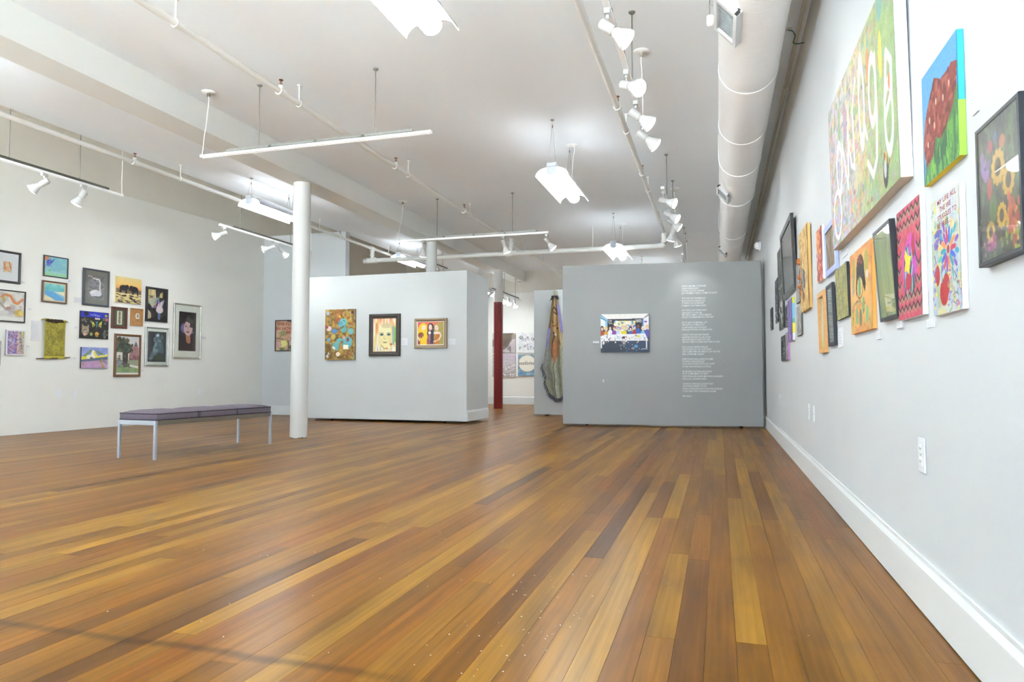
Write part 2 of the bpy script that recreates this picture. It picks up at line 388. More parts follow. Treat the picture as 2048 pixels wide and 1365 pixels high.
# ================================================================== COLUMNS
def column(x, y, r, top, label, red=None, ragged=True):
    t = thing('column', (x, y, 0), label, 'column')
    n = 40; rnd = random.Random(int(x * 10 + y))
    z0 = red if red else 0.0
    mb = MB(); vs = []
    for k, z in enumerate((z0, top)):
        for i in range(n):
            a = 2 * math.pi * i / n
            dz = (rnd.uniform(0.0, 0.014) if (k == 0 and not red) else 0)
            vs.append((r * math.cos(a), r * math.sin(a), z + dz))
    mb.add(vs, [(i, (i + 1) % n, n + (i + 1) % n, n + i) for i in range(n)])
    mb.build('shaft', mat('column_white_paint', (208, 209, 207), 0.45, noise=(6, 0.01)), t, True)
    if red:
        MB().cyl((0, 0, 0), (0, 0, red), r * 1.01, n).build('painted_lower_shaft', mat('oxblood_paint', (126, 34, 34), 0.35, noise=(8, 0.05)), t, True)
    else:
        MB().lathe([(r * 0.97, 0.0), (r * 0.97, 0.012)], n).build('base_ring', mat('column_base', (120, 96, 66), 0.7), t)
    # torn paint collar where the column meets the beam
    vs = []
    for k in range(2):
        for i in range(n):
            a = 2 * math.pi * i / n; vs.append((r * 1.012 * math.cos(a), r * 1.012 * math.sin(a), top - 0.002 if k else top - 0.03 - rnd.uniform(0, 0.035)))
    MB().add(vs, [(i, (i + 1) % n, n + (i + 1) % n, n + i) for i in range(n)]).build('paint_collar', mat('collar_paint', (214, 212, 205), 0.6), t)
    return t
column(-4.756, 7.11, 0.100, 3.03, 'white round column beside the upholstered bench')
column(-4.75, 10.98, 0.092, 3.03, 'white round column rising behind the white display wall')
column(-4.60, 14.30, 0.098, 3.03, 'round column painted dark red below and white above', red=2.31)

# ================================================================== MOVABLE DISPLAY WALLS
M_PANEL = mat('display_white_paint', (193, 197, 198), 0.6, noise=(3, 0.01), bump=(60, 0.03))
M_GREY = mat('display_grey_paint', (153, 156, 156), 0.6, noise=(3, 0.015), bump=(60, 0.03))
M_RUB = mat('caster_rubber', (40, 38, 38), 0.6)
M_REDHUB = mat('caster_red_hub', (140, 44, 40), 0.5)
def display_wall(p0, p1, depth, z0, top, m, label, cats=(0.12, 0.9), kick=False):
    """front face runs p0->p1 (seen left to right), body goes depth away from the viewer"""
    p0 = Vector(p0); p1 = Vector(p1); w = (p1 - p0).length; ang = math.atan2(p1.y - p0.y, p1.x - p0.x)
    t = thing('display_wall', (p0.x, p0.y, 0), label, 'display wall', rz=ang)
    MB().cham((w / 2, depth / 2, (z0 + top) / 2), (w, depth, top - z0), 0.004).build('panel', m, t)
    if kick:
        k = MB(); base_profile(k, (w, 0.01), (w, depth - 0.01), (1, 0), 0.17, 0.014)
        o = k.build('end_kickboard', M_TRIM, t); o.location.z = z0
    for fx in cats:
        for fy in (0.09, depth - 0.09):
            c = MB().cyl((w * fx - 0.012, fy, 0.021), (w * fx + 0.012, fy, 0.021), 0.021, 14).build('caster_wheel', M_RUB, t, True)
            MB().cyl((w * fx - 0.014, fy, 0.021), (w * fx + 0.014, fy, 0.021), 0.009, 10).box((w * fx, fy, z0 + 0.001), (0.05, 0.05, 0.006)).build('caster_hub', M_REDHUB, c)
    return t, ang
WH0, WH1 = Vector((-6.424, 9.818)), Vector((-3.643, 9.771))
GR0, GR1 = Vector((-2.185, 9.866)), Vector((0.575, 10.132))
display_wall(WH0, WH1, 0.96, 0.035, 2.325, M_PANEL, 'thick white movable wall with three pictures by the column', (0.15, 0.86), True)
display_wall(GR0, GR1, 0.34, 0.03, 2.335, M_GREY, 'grey movable wall with the poem lettered on it')
display_wall((-3.192, 12.017), (-1.2, 12.017), 0.34, 0.03, 2.26, M_PANEL, 'white movable wall behind the grey one, with a hanging blanket', (0.10, 0.9))

# ================================================================== BENCH
def bench():
    t = thing('bench', (-4.877, 5.652, 0), 'upholstered three-seat bench in purple-grey tweed on a chrome frame', 'bench', rz=math.radians(-4.84))
    Wd, Ln = 0.456, 1.475
    ch = mat('satin_chrome', (190, 199, 212), 0.36, 0.6)
    tw = mat('purple_grey_tweed', (112, 104, 116), 0.95, noise=(160, 0.35), bump=(220, 0.6))
    pp = mat('tweed_piping', (64, 56, 68), 0.95, noise=(160, 0.25))
    for sx in (-1, 1):
        for sy in (-1, 1):
            MB().cham((sx * (Wd / 2 - 0.0125), sy * (Ln / 2 - 0.0125), 0.170), (0.025, 0.025, 0.34), 0.002).build('leg', ch, t)
            lg = t.children[-1]
            MB().lathe([(0.010, 0), (0.010, 0.004)], 10, Matrix.Translation((sx * (Wd / 2 - 0.0125), sy * (Ln / 2 - 0.0125), 0.0))).build('glide', M_BLACK, lg)
    for sy in (-1, 1): MB().cham((0, sy * (Ln / 2 - 0.0125), 0.320), (Wd - 0.05, 0.025, 0.04), 0.002).build('end_rail', ch, t)
    for sx in (-1, 1): MB().cham((sx * (Wd / 2 - 0.0125), 0, 0.320), (0.025, Ln - 0.05, 0.04), 0.002).build('side_rail', mat('brushed_steel_rail', (146, 142, 132), 0.42, 0.8), t)
    MB().box((0, 0, 0.335), (Wd - 0.05, Ln - 0.05, 0.008)).build('seat_deck', M_BLACK, t)
    # three cushions: crowned tops, soft corners
    L3 = (Ln - 0.004) / 3; n = 22
    for k in range(3):
        cy = -Ln / 2 + 0.002 + L3 * (k + 0.5); hw, hl = Wd / 2 - 0.002, L3 / 2 - 0.0035
        def outline(e):
            pts = []; rr = 0.024
            for qx, qy, a0 in ((1, -1, -90), (1, 1, 0), (-1, 1, 90), (-1, -1, 180)):
                for s in range(6):
                    a = math.radians(a0 + 90 * s / 5); pts.append(((hw - e - rr) * qx + rr * math.cos(a), (hl - e - rr) * qy + rr * math.sin(a)))
            return pts
        rings = [(0.004, 0.341), (0.000, 0.349), (0.0005, 0.372), (0.000, 0.394), (0.004, 0.401), (0.025, 0.411), (0.06, 0.420), (0.11, 0.427), (0.17, 0.430)]
        vs = []; m = 24
        for e, z in rings: vs += [(x, cy + y, z) for x, y in outline(e)]
        fs = []
        for i in range(len(rings) - 1):
            for j in range(m):
                q = (j + 1) % m; fs.append((i * m + j, i * m + q, (i + 1) * m + q, (i + 1) * m + j))
        fs.append(tuple(reversed(range(m)))); fs.append(tuple(range((len(rings) - 1) * m, len(rings) * m)))
        c = MB().add(vs, fs).build('seat_cushion', tw, t, True)
        for z in (0.399, 0.346):
            o2 = [(x, cy + y, z) for x, y in outline(0.0002)]; MB().tube(o2 + [o2[0]], 0.005, 6).build('piping', pp, c, True)
bench()

# ================================================================== ROUND AIR DUCT
def duct():
    cx, cz_, r = 0.236, 3.055, 0.213
    t = thing('air_duct', (cx, 0, cz_), 'fat white spiral air duct running under the ceiling by the right wall', 'duct')
    rot = Matrix.Rotation(math.radians(-90), 4, 'X')   # local Z -> +Y
    def run(y0, y1, rr, step, amp, name):
        prof = []; y = y0
        while y < y1 - 0.02:
            prof += [(rr, y), (rr, min(y + 0.003, y1)), (rr, min(y + step - 0.013, y1)), (rr, min(y + step - 0.010, y1)), (rr + amp, min(y + step - 0.005, y1))]; y += step
        prof.append((rr, y1))
        return MB().lathe(prof, 48, rot).build(name, M_WHITE, t, True)
    run(YF, 6.56, r, 0.125, 0.0013, 'duct_section'); run(6.56, 9.0, r * 0.995, 0.11, 0.001, 'duct_section'); run(9.0, 15.6, r * 0.93, 0.10, 0.001, 'duct_section')
    for y, rr, w in ((6.56, r, 0.05), (5.35, r, 0.02), (9.0, r * 1.02, 0.10), (12.0, r * 0.93, 0.04)):
        MB().lathe([(rr * 0.99, y - w / 2 - 0.004), (rr + 0.0045, y - w / 2), (rr + 0.0045, y + w / 2), (rr * 0.99, y + w / 2 + 0.004)], 48, rot).build('joint_collar', M_WHITE, t, True)
    for y in (3.2, 7.6, 11.2, 14.5):
        MB().tube([(r * 1.01 * math.cos(a), y, r * 1.01 * math.sin(a)) for a in [math.radians(d) for d in range(-180, 1, 12)]], 0.004, 6).cyl((-r * 1.01, y, 0), (-r * 1.01, y, ZC - cz_), 0.004, 6).cyl((r * 1.01, y, 0), (r * 1.01, y, ZC - cz_), 0.004, 6).build('hanger_strap', M_WHITE, t)
    # louvred registers on the lower left flank
    for y0, y1, rr in ((4.12, 4.52, r), (8.40, 8.76, r), (12.55, 12.90, r * 0.93)):
        phi = math.radians(48); nrm = Vector((-math.sin(phi), 0, -math.cos(phi))); tan = Vector((math.cos(phi), 0, -math.sin(phi)))
        Rm = Matrix((tan, Vector((0, 1, 0)), nrm)).transposed()   # local x=tan, y=along duct, z=outward
        c = Vector((0, (y0 + y1) / 2, 0)) + nrm * (rr + 0.004); w, l = 0.19, y1 - y0
        def bx(mb, lc, ld): return mb.box(c + Rm @ Vector(lc), ld, Rm)
        fr = MB()
        for s in (-1, 1):
            bx(fr, (s * (w / 2 - 0.013), 0, 0.0), (0.026, l, 0.045)); bx(fr, (0, s * (l / 2 - 0.016), 0.0), (w - 0.05, 0.032, 0.045))
        o = fr.build('register_frame', mat('register_enamel', (216, 218, 218), 0.5), t)
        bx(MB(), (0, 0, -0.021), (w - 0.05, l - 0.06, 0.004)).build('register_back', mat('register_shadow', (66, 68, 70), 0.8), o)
        n = 15
        for i in range(n):
            yy = -l / 2 + 0.04 + (l - 0.08) * (i + 0.5) / n
            tilt = Rm @ Matrix.Rotation(math.radians(-38), 3, 'X')
            MB().box(c + Rm @ Vector((0, yy, 0.008)), (w - 0.052, 0.013, 0.0015), tilt).build('louvre', mat('louvre_enamel', (176, 181, 187), 0.5), o)
        gs = MB()
        for s in (-1, 1): bx(gs, (s * (w / 2 - 0.012), -l / 2 - 0.002, 0.004), (0.02, 0.006, 0.03))
        gs.tube([c + Rm @ Vector(((w / 2 - 0.012) * u, -l / 2 - 0.004, -0.014 - 0.012 * (1 - u * u))) for u in [k / 8 for k in range(-8, 9)]], 0.006, 6)
        gs.build('gasket', M_BLACK, o)
duct()

# small services by the duct
st = thing('capped_pipe_stub', (0.0, 4.67, 3.10), 'short capped white pipe on a wire bracket left of the duct', 'pipe')
MB().cyl((-0.045, 0, 0), (0.02, 0, 0), 0.032, 20).build('pipe_body', M_WHITE, st, True)
MB().lathe([(0.001, -0.052), (0.03, -0.05), (0.037, -0.04), (0.037, -0.015), (0.032, -0.012)], 20, Matrix.Rotation(math.radians(90), 4, 'Y'), caps=False).build('end_cap', M_WHITE, st, True)
MB().tube([(-0.03, 0, 0.03), (-0.03, 0, 0.10), (-0.03, 0, 0.20)], 0.004, 6).tube([(-0.045, 0, 0.10), (0.06, 0, 0.11)], 0.003, 6).build('bracket', M_WIRE, st)
cd = thing('conduit', (0.585, 0, 3.268), 'pale conduit running along the top of the right wall', 'conduit')
MB().cyl((0, YF, 0), (0, 15.8, 0), 0.013, 12).build('conduit_pipe', mat('conduit_paint', (200, 196, 182), 0.6), cd, True)
for y in (1.6, 4.2, 6.4, 9.0, 12.0):
    MB().box((0.008, y, 0.0), (0.045, 0.02, 0.034)).build('pipe_clip', M_OLD, cd)
gw = thing('green_ground_wire', (0.55, 5.25, 3.24), 'loose green wire dangling between duct and right wall', 'wire')
MB().tube([(-0.035, 0.1, 0.05), (0.0, 0.09, 0.03), (0.012, 0.06, -0.02), (-0.002, 0.02, -0.07), (-0.012, -0.02, -0.105), (0.0, -0.04, -0.125), (0.022, -0.04, -0.128), (0.058, -0.05, -0.128)], 0.0035, 6).build('wire', mat('green_insulation', (22, 96, 76), 0.5), gw, True)
MB().box((-0.03, 0.1, 0.055), (0.05, 0.03, 0.012)).build('wire_clip', M_OLD, gw)
dv = thing('alarm_sounder', (XR, 11.03, 2.70), 'round white alarm unit high on the right wall above the door', 'alarm')
MB().lathe([(0.075, 0), (0.075, 0.02), (0.062, 0.03)], 28, Matrix.Rotation(math.radians(-90), 4, 'Y')).build('back_plate', M_WHITE, dv, True)
MB().lathe([(0.058, 0.028), (0.056, 0.055), (0.042, 0.078), (0.02, 0.088), (0.001, 0.09)], 28, Matrix.Rotation(math.radians(-90), 4, 'Y'), caps=False).build('dome', M_WHITE, dv, True)

# ================================================================== SPRINKLER PIPEWORK
M_PIPE = mat('pipe_white_paint', (225, 225, 221), 0.45)
SPK = thing('sprinkler_pipework', (-6.46, 11.72, 2.90), 'white sprinkler pipework: a thick cross main and three long branch pipes', 'sprinkler pipes')
def branch(p0, p1, r, hangers, heads, label):
    p0 = Vector(p0); p1 = Vector(p1); L = p1.y - p0.y
    at = lambda y: (p1 - p0) * ((y - p0.y) / L)
    t = MB().cyl((0, 0, 0), p1 - p0, r, 18).build('branch_pipe', M_PIPE, SPK, True); t.location = p0 - SPK.location; t['label'] = label
    for y in hangers:
        c = at(y); zt = ZC - p0.z
        MB().cyl((c.x, c.y - 0.011, 0), (c.x, c.y + 0.011, 0), r + 0.006, 18).cyl((c.x, c.y, r), (c.x, c.y, zt), 0.006, 8).cyl((c.x, c.y, zt - 0.008), (c.x, c.y, zt), 0.02, 12).build('hanger', M_PIPE, t, True)
    for y in heads:
        c = at(y)
        MB().cyl((c.x, c.y - 0.035, 0), (c.x, c.y + 0.035, 0), r + 0.009, 18).cyl((c.x, c.y, 0), (c.x, c.y, r + 0.03), 0.02, 14).build('tee_fitting', M_PIPE, t, True)
        b = r + 0.03
        MB().cyl((c.x, c.y, b), (c.x, c.y, b + 0.012), 0.012, 10).cyl((c.x - 0.009, c.y, b + 0.01), (c.x - 0.004, c.y, b + 0.045), 0.003, 6).cyl((c.x + 0.009, c.y, b + 0.01), (c.x + 0.004, c.y, b + 0.045), 0.003, 6).cyl((c.x, c.y, b + 0.043), (c.x, c.y, b + 0.049), 0.018, 14).build('sprinkler_head', M_BRASS, t)
branch((-3.455, YF, 3.13), (-3.60, 16.0, 3.13), 0.026, (3.73, 5.19, 7.46, 9.63, 12.6, 14.4), (4.92, 7.12, 9.39, 11.3, 13.3), 'branch pipe right of the beam')
branch((-0.810, YF, 3.13), (-0.86, 11.72, 3.13), 0.026, (4.15, 6.70, 8.96, 10.9), (6.08, 8.22, 10.66), 'branch pipe beside the duct-side spotlights')
branch((-6.255, YF, 3.13), (-6.30, 15.9, 3.13), 0.024, (4.45, 6.82, 9.9, 12.4), (6.13, 10.55), 'branch pipe at the edge of the left ceiling slot')
mp = MB().cyl((0, 0, 0), (5.60, 0, 0), 0.042, 24).build('main_pipe', M_PIPE, SPK, True); mp['label'] = 'thick cross main pipe'
MB().cyl((-0.002, 0, 0), (0.05, 0, 0), 0.048, 24).build('end_cap', M_PIPE, mp, True)
for x in (0.17, 2.93):
    MB().cyl((x - 0.09, 0, 0), (x + 0.09, 0, 0), 0.052, 24).cyl((x - 0.10, 0, 0), (x - 0.08, 0, 0), 0.058, 24).cyl((x + 0.08, 0, 0), (x + 0.10, 0, 0), 0.058, 24).cyl((x, 0, 0), (x, 0, 0.20), 0.040, 20).cyl((x, 0, 0.09), (x, 0, 0.115), 0.050, 20).cyl((x, 0, 0.165), (x, 0, 0.185), 0.047, 20).cyl((x, -0.06, 0.23), (x, 0.06, 0.23), 0.042, 20).build('tee_fitting', M_PIPE, mp, True)
MB().tube([(5.53, 0, 0), (5.57, 0, 0.004), (5.595, 0, 0.02), (5.605, 0, 0.05), (5.605, 0, 0.21)], [0.05, 0.052, 0.052, 0.05, 0.044], 18).cyl((5.605, 0, 0.06), (5.605, 0, 0.085), 0.057, 18).cyl((5.605, 0, 0.15), (5.605, 0, 0.175), 0.055, 18).build('elbow_fitting', M_PIPE, mp, True)
for x in (1.3, 4.4): MB().cyl((x - 0.012, 0, 0), (x + 0.012, 0, 0), 0.049, 24).cyl((x, 0, 0.04), (x, 0, 0.40), 0.006, 8).build('hanger', M_PIPE, mp, True)

# ================================================================== LIGHT RAILS
def rail(p0, p1, rods, cable, label, ztop=ZC, dark=True, rod_ext=0.0):
    """lamp rail p0->p1 (its underside centre), rods = distances from p0, cable = distance"""
    p0 = Vector(p0); p1 = Vector(p1); d = (p1 - p0); L = d.length; d.normalize(); ang = math.atan2(d.y, d.x)
    t = thing('light_rail', p0, label, 'light rail', rz=ang)
    MB().box((L / 2, 0, 0.009), (L, 0.034, 0.018)).box((L / 2, -0.013, -0.002), (L, 0.008, 0.006)).box((L / 2, 0.013, -0.002), (L, 0.008, 0.006)).build('track', M_WHITE, t)
    for e in (0.0, L): MB().box((e, 0, 0.008), (0.012, 0.038, 0.024)).build('end_cap', M_WHITE, t)
    s0, s1 = L * 0.12, L * 0.93
    MB().box(((s0 + s1) / 2, 0, 0.036), (s1 - s0, 0.022, 0.022)).build('stiffening_channel', M_DARKST if dark else M_STEEL, t)
    for k in (0.25, 0.5, 0.75): MB().box((s0 + (s1 - s0) * k, 0, 0.024), (0.03, 0.03, 0.034)).build('channel_clip', M_DARKST, t)
    for s in rods:
        o = MB().cyl((s, 0, 0.03), (s, 0, ztop - p0.z), 0.0048, 8).build('hanger_rod', M_STEEL, t, True)
        MB().lathe([(0.024, ztop - p0.z - 0.004), (0.02, ztop - p0.z - 0.012), (0.008, ztop - p0.z - 0.02)], 14, Matrix.Translation((s, 0, 0))).build('ceiling_flange', M_STEEL, o, True)
    if cable is not None:
        zt = ztop - p0.z; s = cable; e = L if cable > L / 2 else 0.0
        o = MB().tube([(e + (s - e) * min(1, k / 7), 0.0035 * math.sin(k * 1.7), 0.02 + (zt - 0.05) * k / 9) for k in range(10)] , 0.0032, 6).build('power_cord', M_WHITE, t, True)
        MB().lathe([(0.062, zt - 0.001), (0.062, zt - 0.006), (0.05, zt - 0.012)], 24, Matrix.Translation((s, 0, 0))).build('ceiling_canopy', M_WHITE, o, True)
        MB().box((s, 0, zt - 0.028), (0.022, 0.022, 0.03)).build('cord_grip', M_STEEL, o)
    return t
rail((-0.557, 2.9, 2.735), (-0.557, 5.50, 2.735), (0.45, 1.88), 2.50, 'spotlight rail nearest the camera beside the duct', dark=False)
rail((-0.557, 7.45, 2.735), (-0.557, 9.75, 2.735), (0.63, 1.76), 2.17, 'second spotlight rail from the camera beside the duct', dark=False)
rail((-0.560, 11.7, 2.735), (-0.560, 14.0, 2.735), (0.55, 1.05), 1.72, 'far spotlight rail beside the duct, over the grey wall', dark=False)
rail((-4.45, 5.085, 2.705), (-2.215, 5.085, 2.73), (0.60, 1.735), 0.06, 'bare crosswise light rail without lamps in front of the column', dark=False)
rail((-4.525, 9.2, 2.70), (-2.245, 9.2, 2.685), (0.63, 1.77), 0.08, 'crosswise light rail with three spotlights in front of the white wall', dark=False)
rail((-6.54, 3.6, 2.79), (-6.54, 6.22, 2.79), (1.30, 2.07), 2.60, 'near light rail hung along the left wall', ztop=ZREC)
rail((-6.54, 7.85, 2.79), (-6.54, 10.05, 2.79), (0.42, 1.62), 2.18, 'light rail along the left wall behind the round column', ztop=ZREC)
rail((-5.38, 11.85, 2.90), (-5.38, 13.35, 2.90), (0.25, 1.15), None, 'light rail half hidden above the white display wall')
rail((-4.64, 13.7, 2.55), (-4.64, 16.2, 2.55), (1.15, 2.05), 2.42, 'light rail in the far room behind the red column', ztop=3.03)

# ---- track heads
HM = {}
def head_meshes():
    HM['adapter'] = MB().box((0, 0, -0.016), (0.032, 0.062, 0.030)).cyl((0, 0, -0.03), (0, 0, -0.05), 0.010, 12).mesh('track_adapter', True)
    HM['arm'] = MB().tube([(0, 0, -0.045), (0.0, 0.006, -0.06), (0.0, 0.030, -0.070), (0.0, 0.036, -0.085), (0.0, 0.030, -0.098)], 0.0055, 8).cyl((0, 0.026, -0.095), (0, 0.042, -0.095), 0.012, 12).mesh('swivel_arm', True)
    HM['socket'] = MB().lathe([(0.001, 0.048), (0.024, 0.048), (0.029, 0.042), (0.029, -0.034), (0.026, -0.038), (0.001, -0.038)], 24, caps=False).mesh('socket', True)
    HM['bulb'] = MB().lathe([(0.021, -0.038), (0.022, -0.046), (0.030, -0.052), (0.031, -0.070), (0.036, -0.076), (0.050, -0.108), (0.056, -0.122), (0.058, -0.128), (0.058, -0.134), (0.054, -0.137)], 28, caps=False).mesh('bulb', True)
    HM['lens'] = MB().lathe([(0.055, -0.135), (0.050, -0.140), (0.035, -0.145), (0.018, -0.148), (0.001, -0.149)], 28, caps=False).mesh('lens', True)
    ML = mat('lamp_holder_enamel', (186, 187, 186), 0.45); HM['adapter'].materials.append(ML); HM['arm'].materials.append(ML); HM['socket'].materials.append(ML)
    HM['bulb'].materials.append(mat('lamp_reflector', (190, 191, 192), 0.3, emit=((1, 0.97, 0.93), 0.06)))
    HM['lens'].materials.append(mat('lit_lamp_lens', (255, 255, 255), 0.3, emit=((1, 0.97, 0.93), 16.0)))
head_meshes()
def spot(loc, aim, label, group, power=1.0):
    t = thing('track_spotlight', loc, label, 'spotlight', group)
    q = Vector((0, 0, -1)).rotation_difference(Vector(aim).normalized())
    put('track_adapter', HM['adapter'], t); put('swivel_arm', HM['arm'], t)
    s = put('socket', HM['socket'], t, loc=(0, 0.0, -0.097), rot=q)
    b = put('bulb', HM['bulb'], s); put('lens', HM['lens'], s)
    ld = bpy.data.lights.new('spot_beam', 'SPOT'); ld.energy = SPOT_W * power; ld.color = (0.97, 0.985, 1.0); ld.spot_size = math.radians(75); ld.spot_blend = 0.9; ld.shadow_soft_size = 0.05
    lo = bpy.data.objects.new('spot_beam', ld); COL.objects.link(lo); lo.parent = s; lo.location = (0, 0, -0.16)
GR = 'track spotlights'
spot((-0.557, 3.66, 2.733), (0.80, 0.05, -0.62), 'white spotlight nearest the camera, aimed at the right wall', GR)
spot((-0.557, 4.45, 2.733), (0.62, -0.55, -0.42), 'glaring spotlight turned towards the camera, second on the near duct-side rail', GR, 0.6)
spot((-0.557, 4.98, 2.733), (0.78, 0.0, -0.62), 'third spotlight on the near duct-side rail', GR)
spot((-0.557, 5.44, 2.733), (0.78, 0.05, -0.66), 'spotlight at the far end of the near duct-side rail', GR)
spot((-0.557, 7.58, 2.733), (0.88, -0.25, -0.36), 'first of five spotlights on the second duct-side rail', GR)
spot((-0.557, 8.25, 2.733), (0.80, -0.2, -0.50), 'second of five spotlights on the second duct-side rail', GR)
spot((-0.557, 8.68, 2.733), (0.78, 0.1, -0.55), 'third of five spotlights on the second duct-side rail', GR)
spot((-0.557, 9.20, 2.733), (-0.25, 0.25, -0.92), 'fourth of five spotlights on the second duct-side rail, pointing down', GR)
spot((-0.557, 9.62, 2.733), (0.25, 0.35, -0.90), 'last of five spotlights on the second duct-side rail, pointing at the grey wall', GR)
spot((-0.560, 11.82, 2.733), (0.25, 0.2, -0.9), 'spotlight peeping over the top of the grey wall', GR)
spot((-4.10, 9.2, 2.695), (-0.25, 0.28, -0.92), 'left of three spotlights on the crosswise rail, next to the white column', GR)
spot((-2.88, 9.2, 2.688), (0.22, 0.35, -0.90), 'middle of three spotlights on the crosswise rail', GR)
spot((-2.26, 9.2, 2.682), (0.62, 0.25, -0.74), 'right of three spotlights on the crosswise rail', GR)
spot((-6.54, 5.27, 2.788), (-0.75, -0.42, -0.62), 'left of two spotlights on the near left-wall rail', GR)
spot((-6.54, 5.72, 2.788), (-0.50, -0.15, -0.85), 'right of two spotlights on the near left-wall rail', GR)
spot((-6.54, 7.92, 2.788), (-0.82, -0.48, -0.38), 'spotlight at the left end of the rail passing behind the column', GR)
spot((-6.54, 9.00, 2.788), (-0.80, -0.45, -0.30), 'left-turned lamp of the close pair left of the column', GR)
spot((-6.54, 9.22, 2.788), (0.25, 0.72, -0.62), 'right-turned lamp of the close pair left of the column', GR)
spot((-5.38, 12.72, 2.898), (-0.3, 0.3, -0.9), 'left one of two lamps showing above the white display wall', GR)
spot((-5.38, 12.98, 2.898), (0.3, 0.3, -0.9), 'right one of two lamps showing above the white display wall', GR)
spot((-4.64, 13.88, 2.548), (-0.55, -0.45, -0.6), 'lamp just left of the red column in the far room', GR, 0.4)
spot((-4.64, 14.75, 2.548), (0.45, -0.45, -0.7), 'lamp half hidden by the red column, on its right', GR, 0.4)
spot((-4.64, 15.20, 2.548), (0.25, -0.6, -0.72), 'middle lamp right of the red column in the far room', GR, 0.4)
spot((-4.64, 15.68, 2.548), (0.3, -0.35, -0.88), 'rightmost lamp in the far room, near its four square canvases', GR, 0.4)

# ---- fluorescent pendants with gull-wing reflectors
M_LENS = mat('lit_pendant_lens', (255, 255, 255), 0.4, emit=((0.90, 0.96, 1.0), LENS_E))
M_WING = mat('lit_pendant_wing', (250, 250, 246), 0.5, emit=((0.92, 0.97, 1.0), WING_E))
M_SPINE = mat('pendant_housing', (190, 192, 196), 0.5)
def pendant(x, y, ztip, L, label, ztop=ZC, hang=(0.04, 0.86), canopy=(1,)):
    """ztip = height of the wing tips; runs from y to y+L"""
    t = thing('pendant_light', (x, y, ztip), label, 'ceiling light', 'fluorescent pendants')
    H = 0.128; n = 14
    for s in (-1, 1):
        arc = []
        for i in range(n + 1):
            a = math.radians(4 + 82 * i / n); arc.append((0.035 + 0.128 * math.sin(a), 0.088 * math.cos(a) - 0.006))
        vs = []; prof = arc + [(px + 0.0035, pz + 0.0045) for px, pz in reversed(arc)]; k = len(prof)
        for yy in (0.0, L): vs += [(s * px, yy, pz) for px, pz in prof]
        fs = [(i, (i + 1) % k, k + (i + 1) % k, k + i) for i in range(k)] + [tuple(range(k)), tuple(range(2 * k - 1, k - 1, -1))]
        me = MB().add(vs, fs).mesh('reflector_wing', True)
        me.materials.append(M_WING); me.materials.append(M_SPINE)
        nn = len(arc)
        for p in me.polygons:
            if p.index >= nn and p.index < k: p.material_index = 1
        link('reflector_wing', me, None, t)
    arc = [(0.062 * math.sin(math.radians(a)), 0.050 - 0.062 * math.cos(math.radians(a)) * 0.9) for a in range(-90, 91, 12)]
    arc = arc + [(0.05, 0.080), (-0.05, 0.080)]; k = len(arc)
    vs = [(px, yy, pz) for yy in (0.03, L - 0.004) for px, pz in arc]
    MB().add(vs, [(i, (i + 1) % k, k + (i + 1) % k, k + i) for i in range(k)] + [tuple(range(k)), tuple(range(2 * k - 1, k - 1, -1))]).build('lamp_lens', M_LENS, t, True)
    MB().box((0, L / 2 + 0.02, 0.108), (0.082, L + 0.08, 0.034)).build('spine', M_SPINE, t)
    MB().box((0, L / 2, 0.127), (0.070, L - 0.06, 0.006)).build('uplight_lens', mat('lit_uplight_lens', (250, 248, 240), 0.5, emit=((0.95, 0.98, 1.0), UP_E)), t)
    pts = [(-0.048, 0.132), (-0.048, 0.058), (-0.052, 0.05)] + [(0.058 * math.sin(math.radians(a)), 0.062 - 0.05 * math.cos(math.radians(a))) for a in range(-60, 61, 15)] + [(0.052, 0.05), (0.048, 0.058), (0.048, 0.132)]
    k = len(pts); vs = [(px, yy, pz) for yy in (-0.006, 0.006) for px, pz in pts]
    fs = [tuple(range(k)), tuple(range(2 * k - 1, k - 1, -1))] + [(i, (i + 1) % k, k + (i + 1) % k, k + i) for i in range(k)]
    MB().add(vs, fs).build('end_plate', mat('pendant_end_plate', (186, 194, 208), 0.45), t)
    for j, hy in enumerate(hang):
        zt = ztop - ztip
        w = MB()
        ya = 0.012 if j == 0 else hy
        zj = zt - 0.07
        w.tube([(-0.038, ya, 0.13), (-0.004, hy, zj), (0, hy, zt)], 0.0016, 5).tube([(0.038, ya, 0.13), (0.004, hy, zj)], 0.0016, 5)
        w = w.build('suspension_wire', M_WIRE, t)
        MB().cyl((0, hy, zj - 0.012), (0, hy, zj + 0.016), 0.006, 8).build('wire_gripper', M_DARKST, w)
        if j in canopy:
            MB().lathe([(0.062, zt - 0.001), (0.062, zt - 0.005), (0.045, zt - 0.010)], 24, Matrix.Translation((0.03, hy, 0))).build('ceiling_canopy', M_WHITE, w, True)
            MB().tube([(0.05, hy, zt - 0.01), (0.055, hy, zt - 0.07), (0.035, hy, zt - 0.2), (0.02, hy, 0.13)], 0.0022, 5).build('power_cord', M_WHITE, w)
        else:
            MB().lathe([(0.02, zt - 0.001), (0.02, zt - 0.006), (0.006, zt - 0.014)], 12, Matrix.Translation((0, hy, 0))).build('ceiling_anchor', M_STEEL, w, True)
    return t
pendant(-1.57, 2.50, 2.72, 1.12, 'lit pendant light cut by the top of the picture')
pendant(-1.57, 6.60, 2.72, 1.12, 'lit pendant light in the middle of the ceiling')
pendant(-1.575, 10.80, 2.72, 1.12, 'lit pendant light just above the grey wall')
pendant(-5.81, 7.50, 2.935, 1.12, 'lit pendant light passing behind the near round column')
pendant(-5.81, 11.85, 2.935, 1.12, 'lit pendant light above the white display wall')
pendant(-5.08, 14.40, 2.57, 1.12, 'lit pendant light left of the red column in the far room')
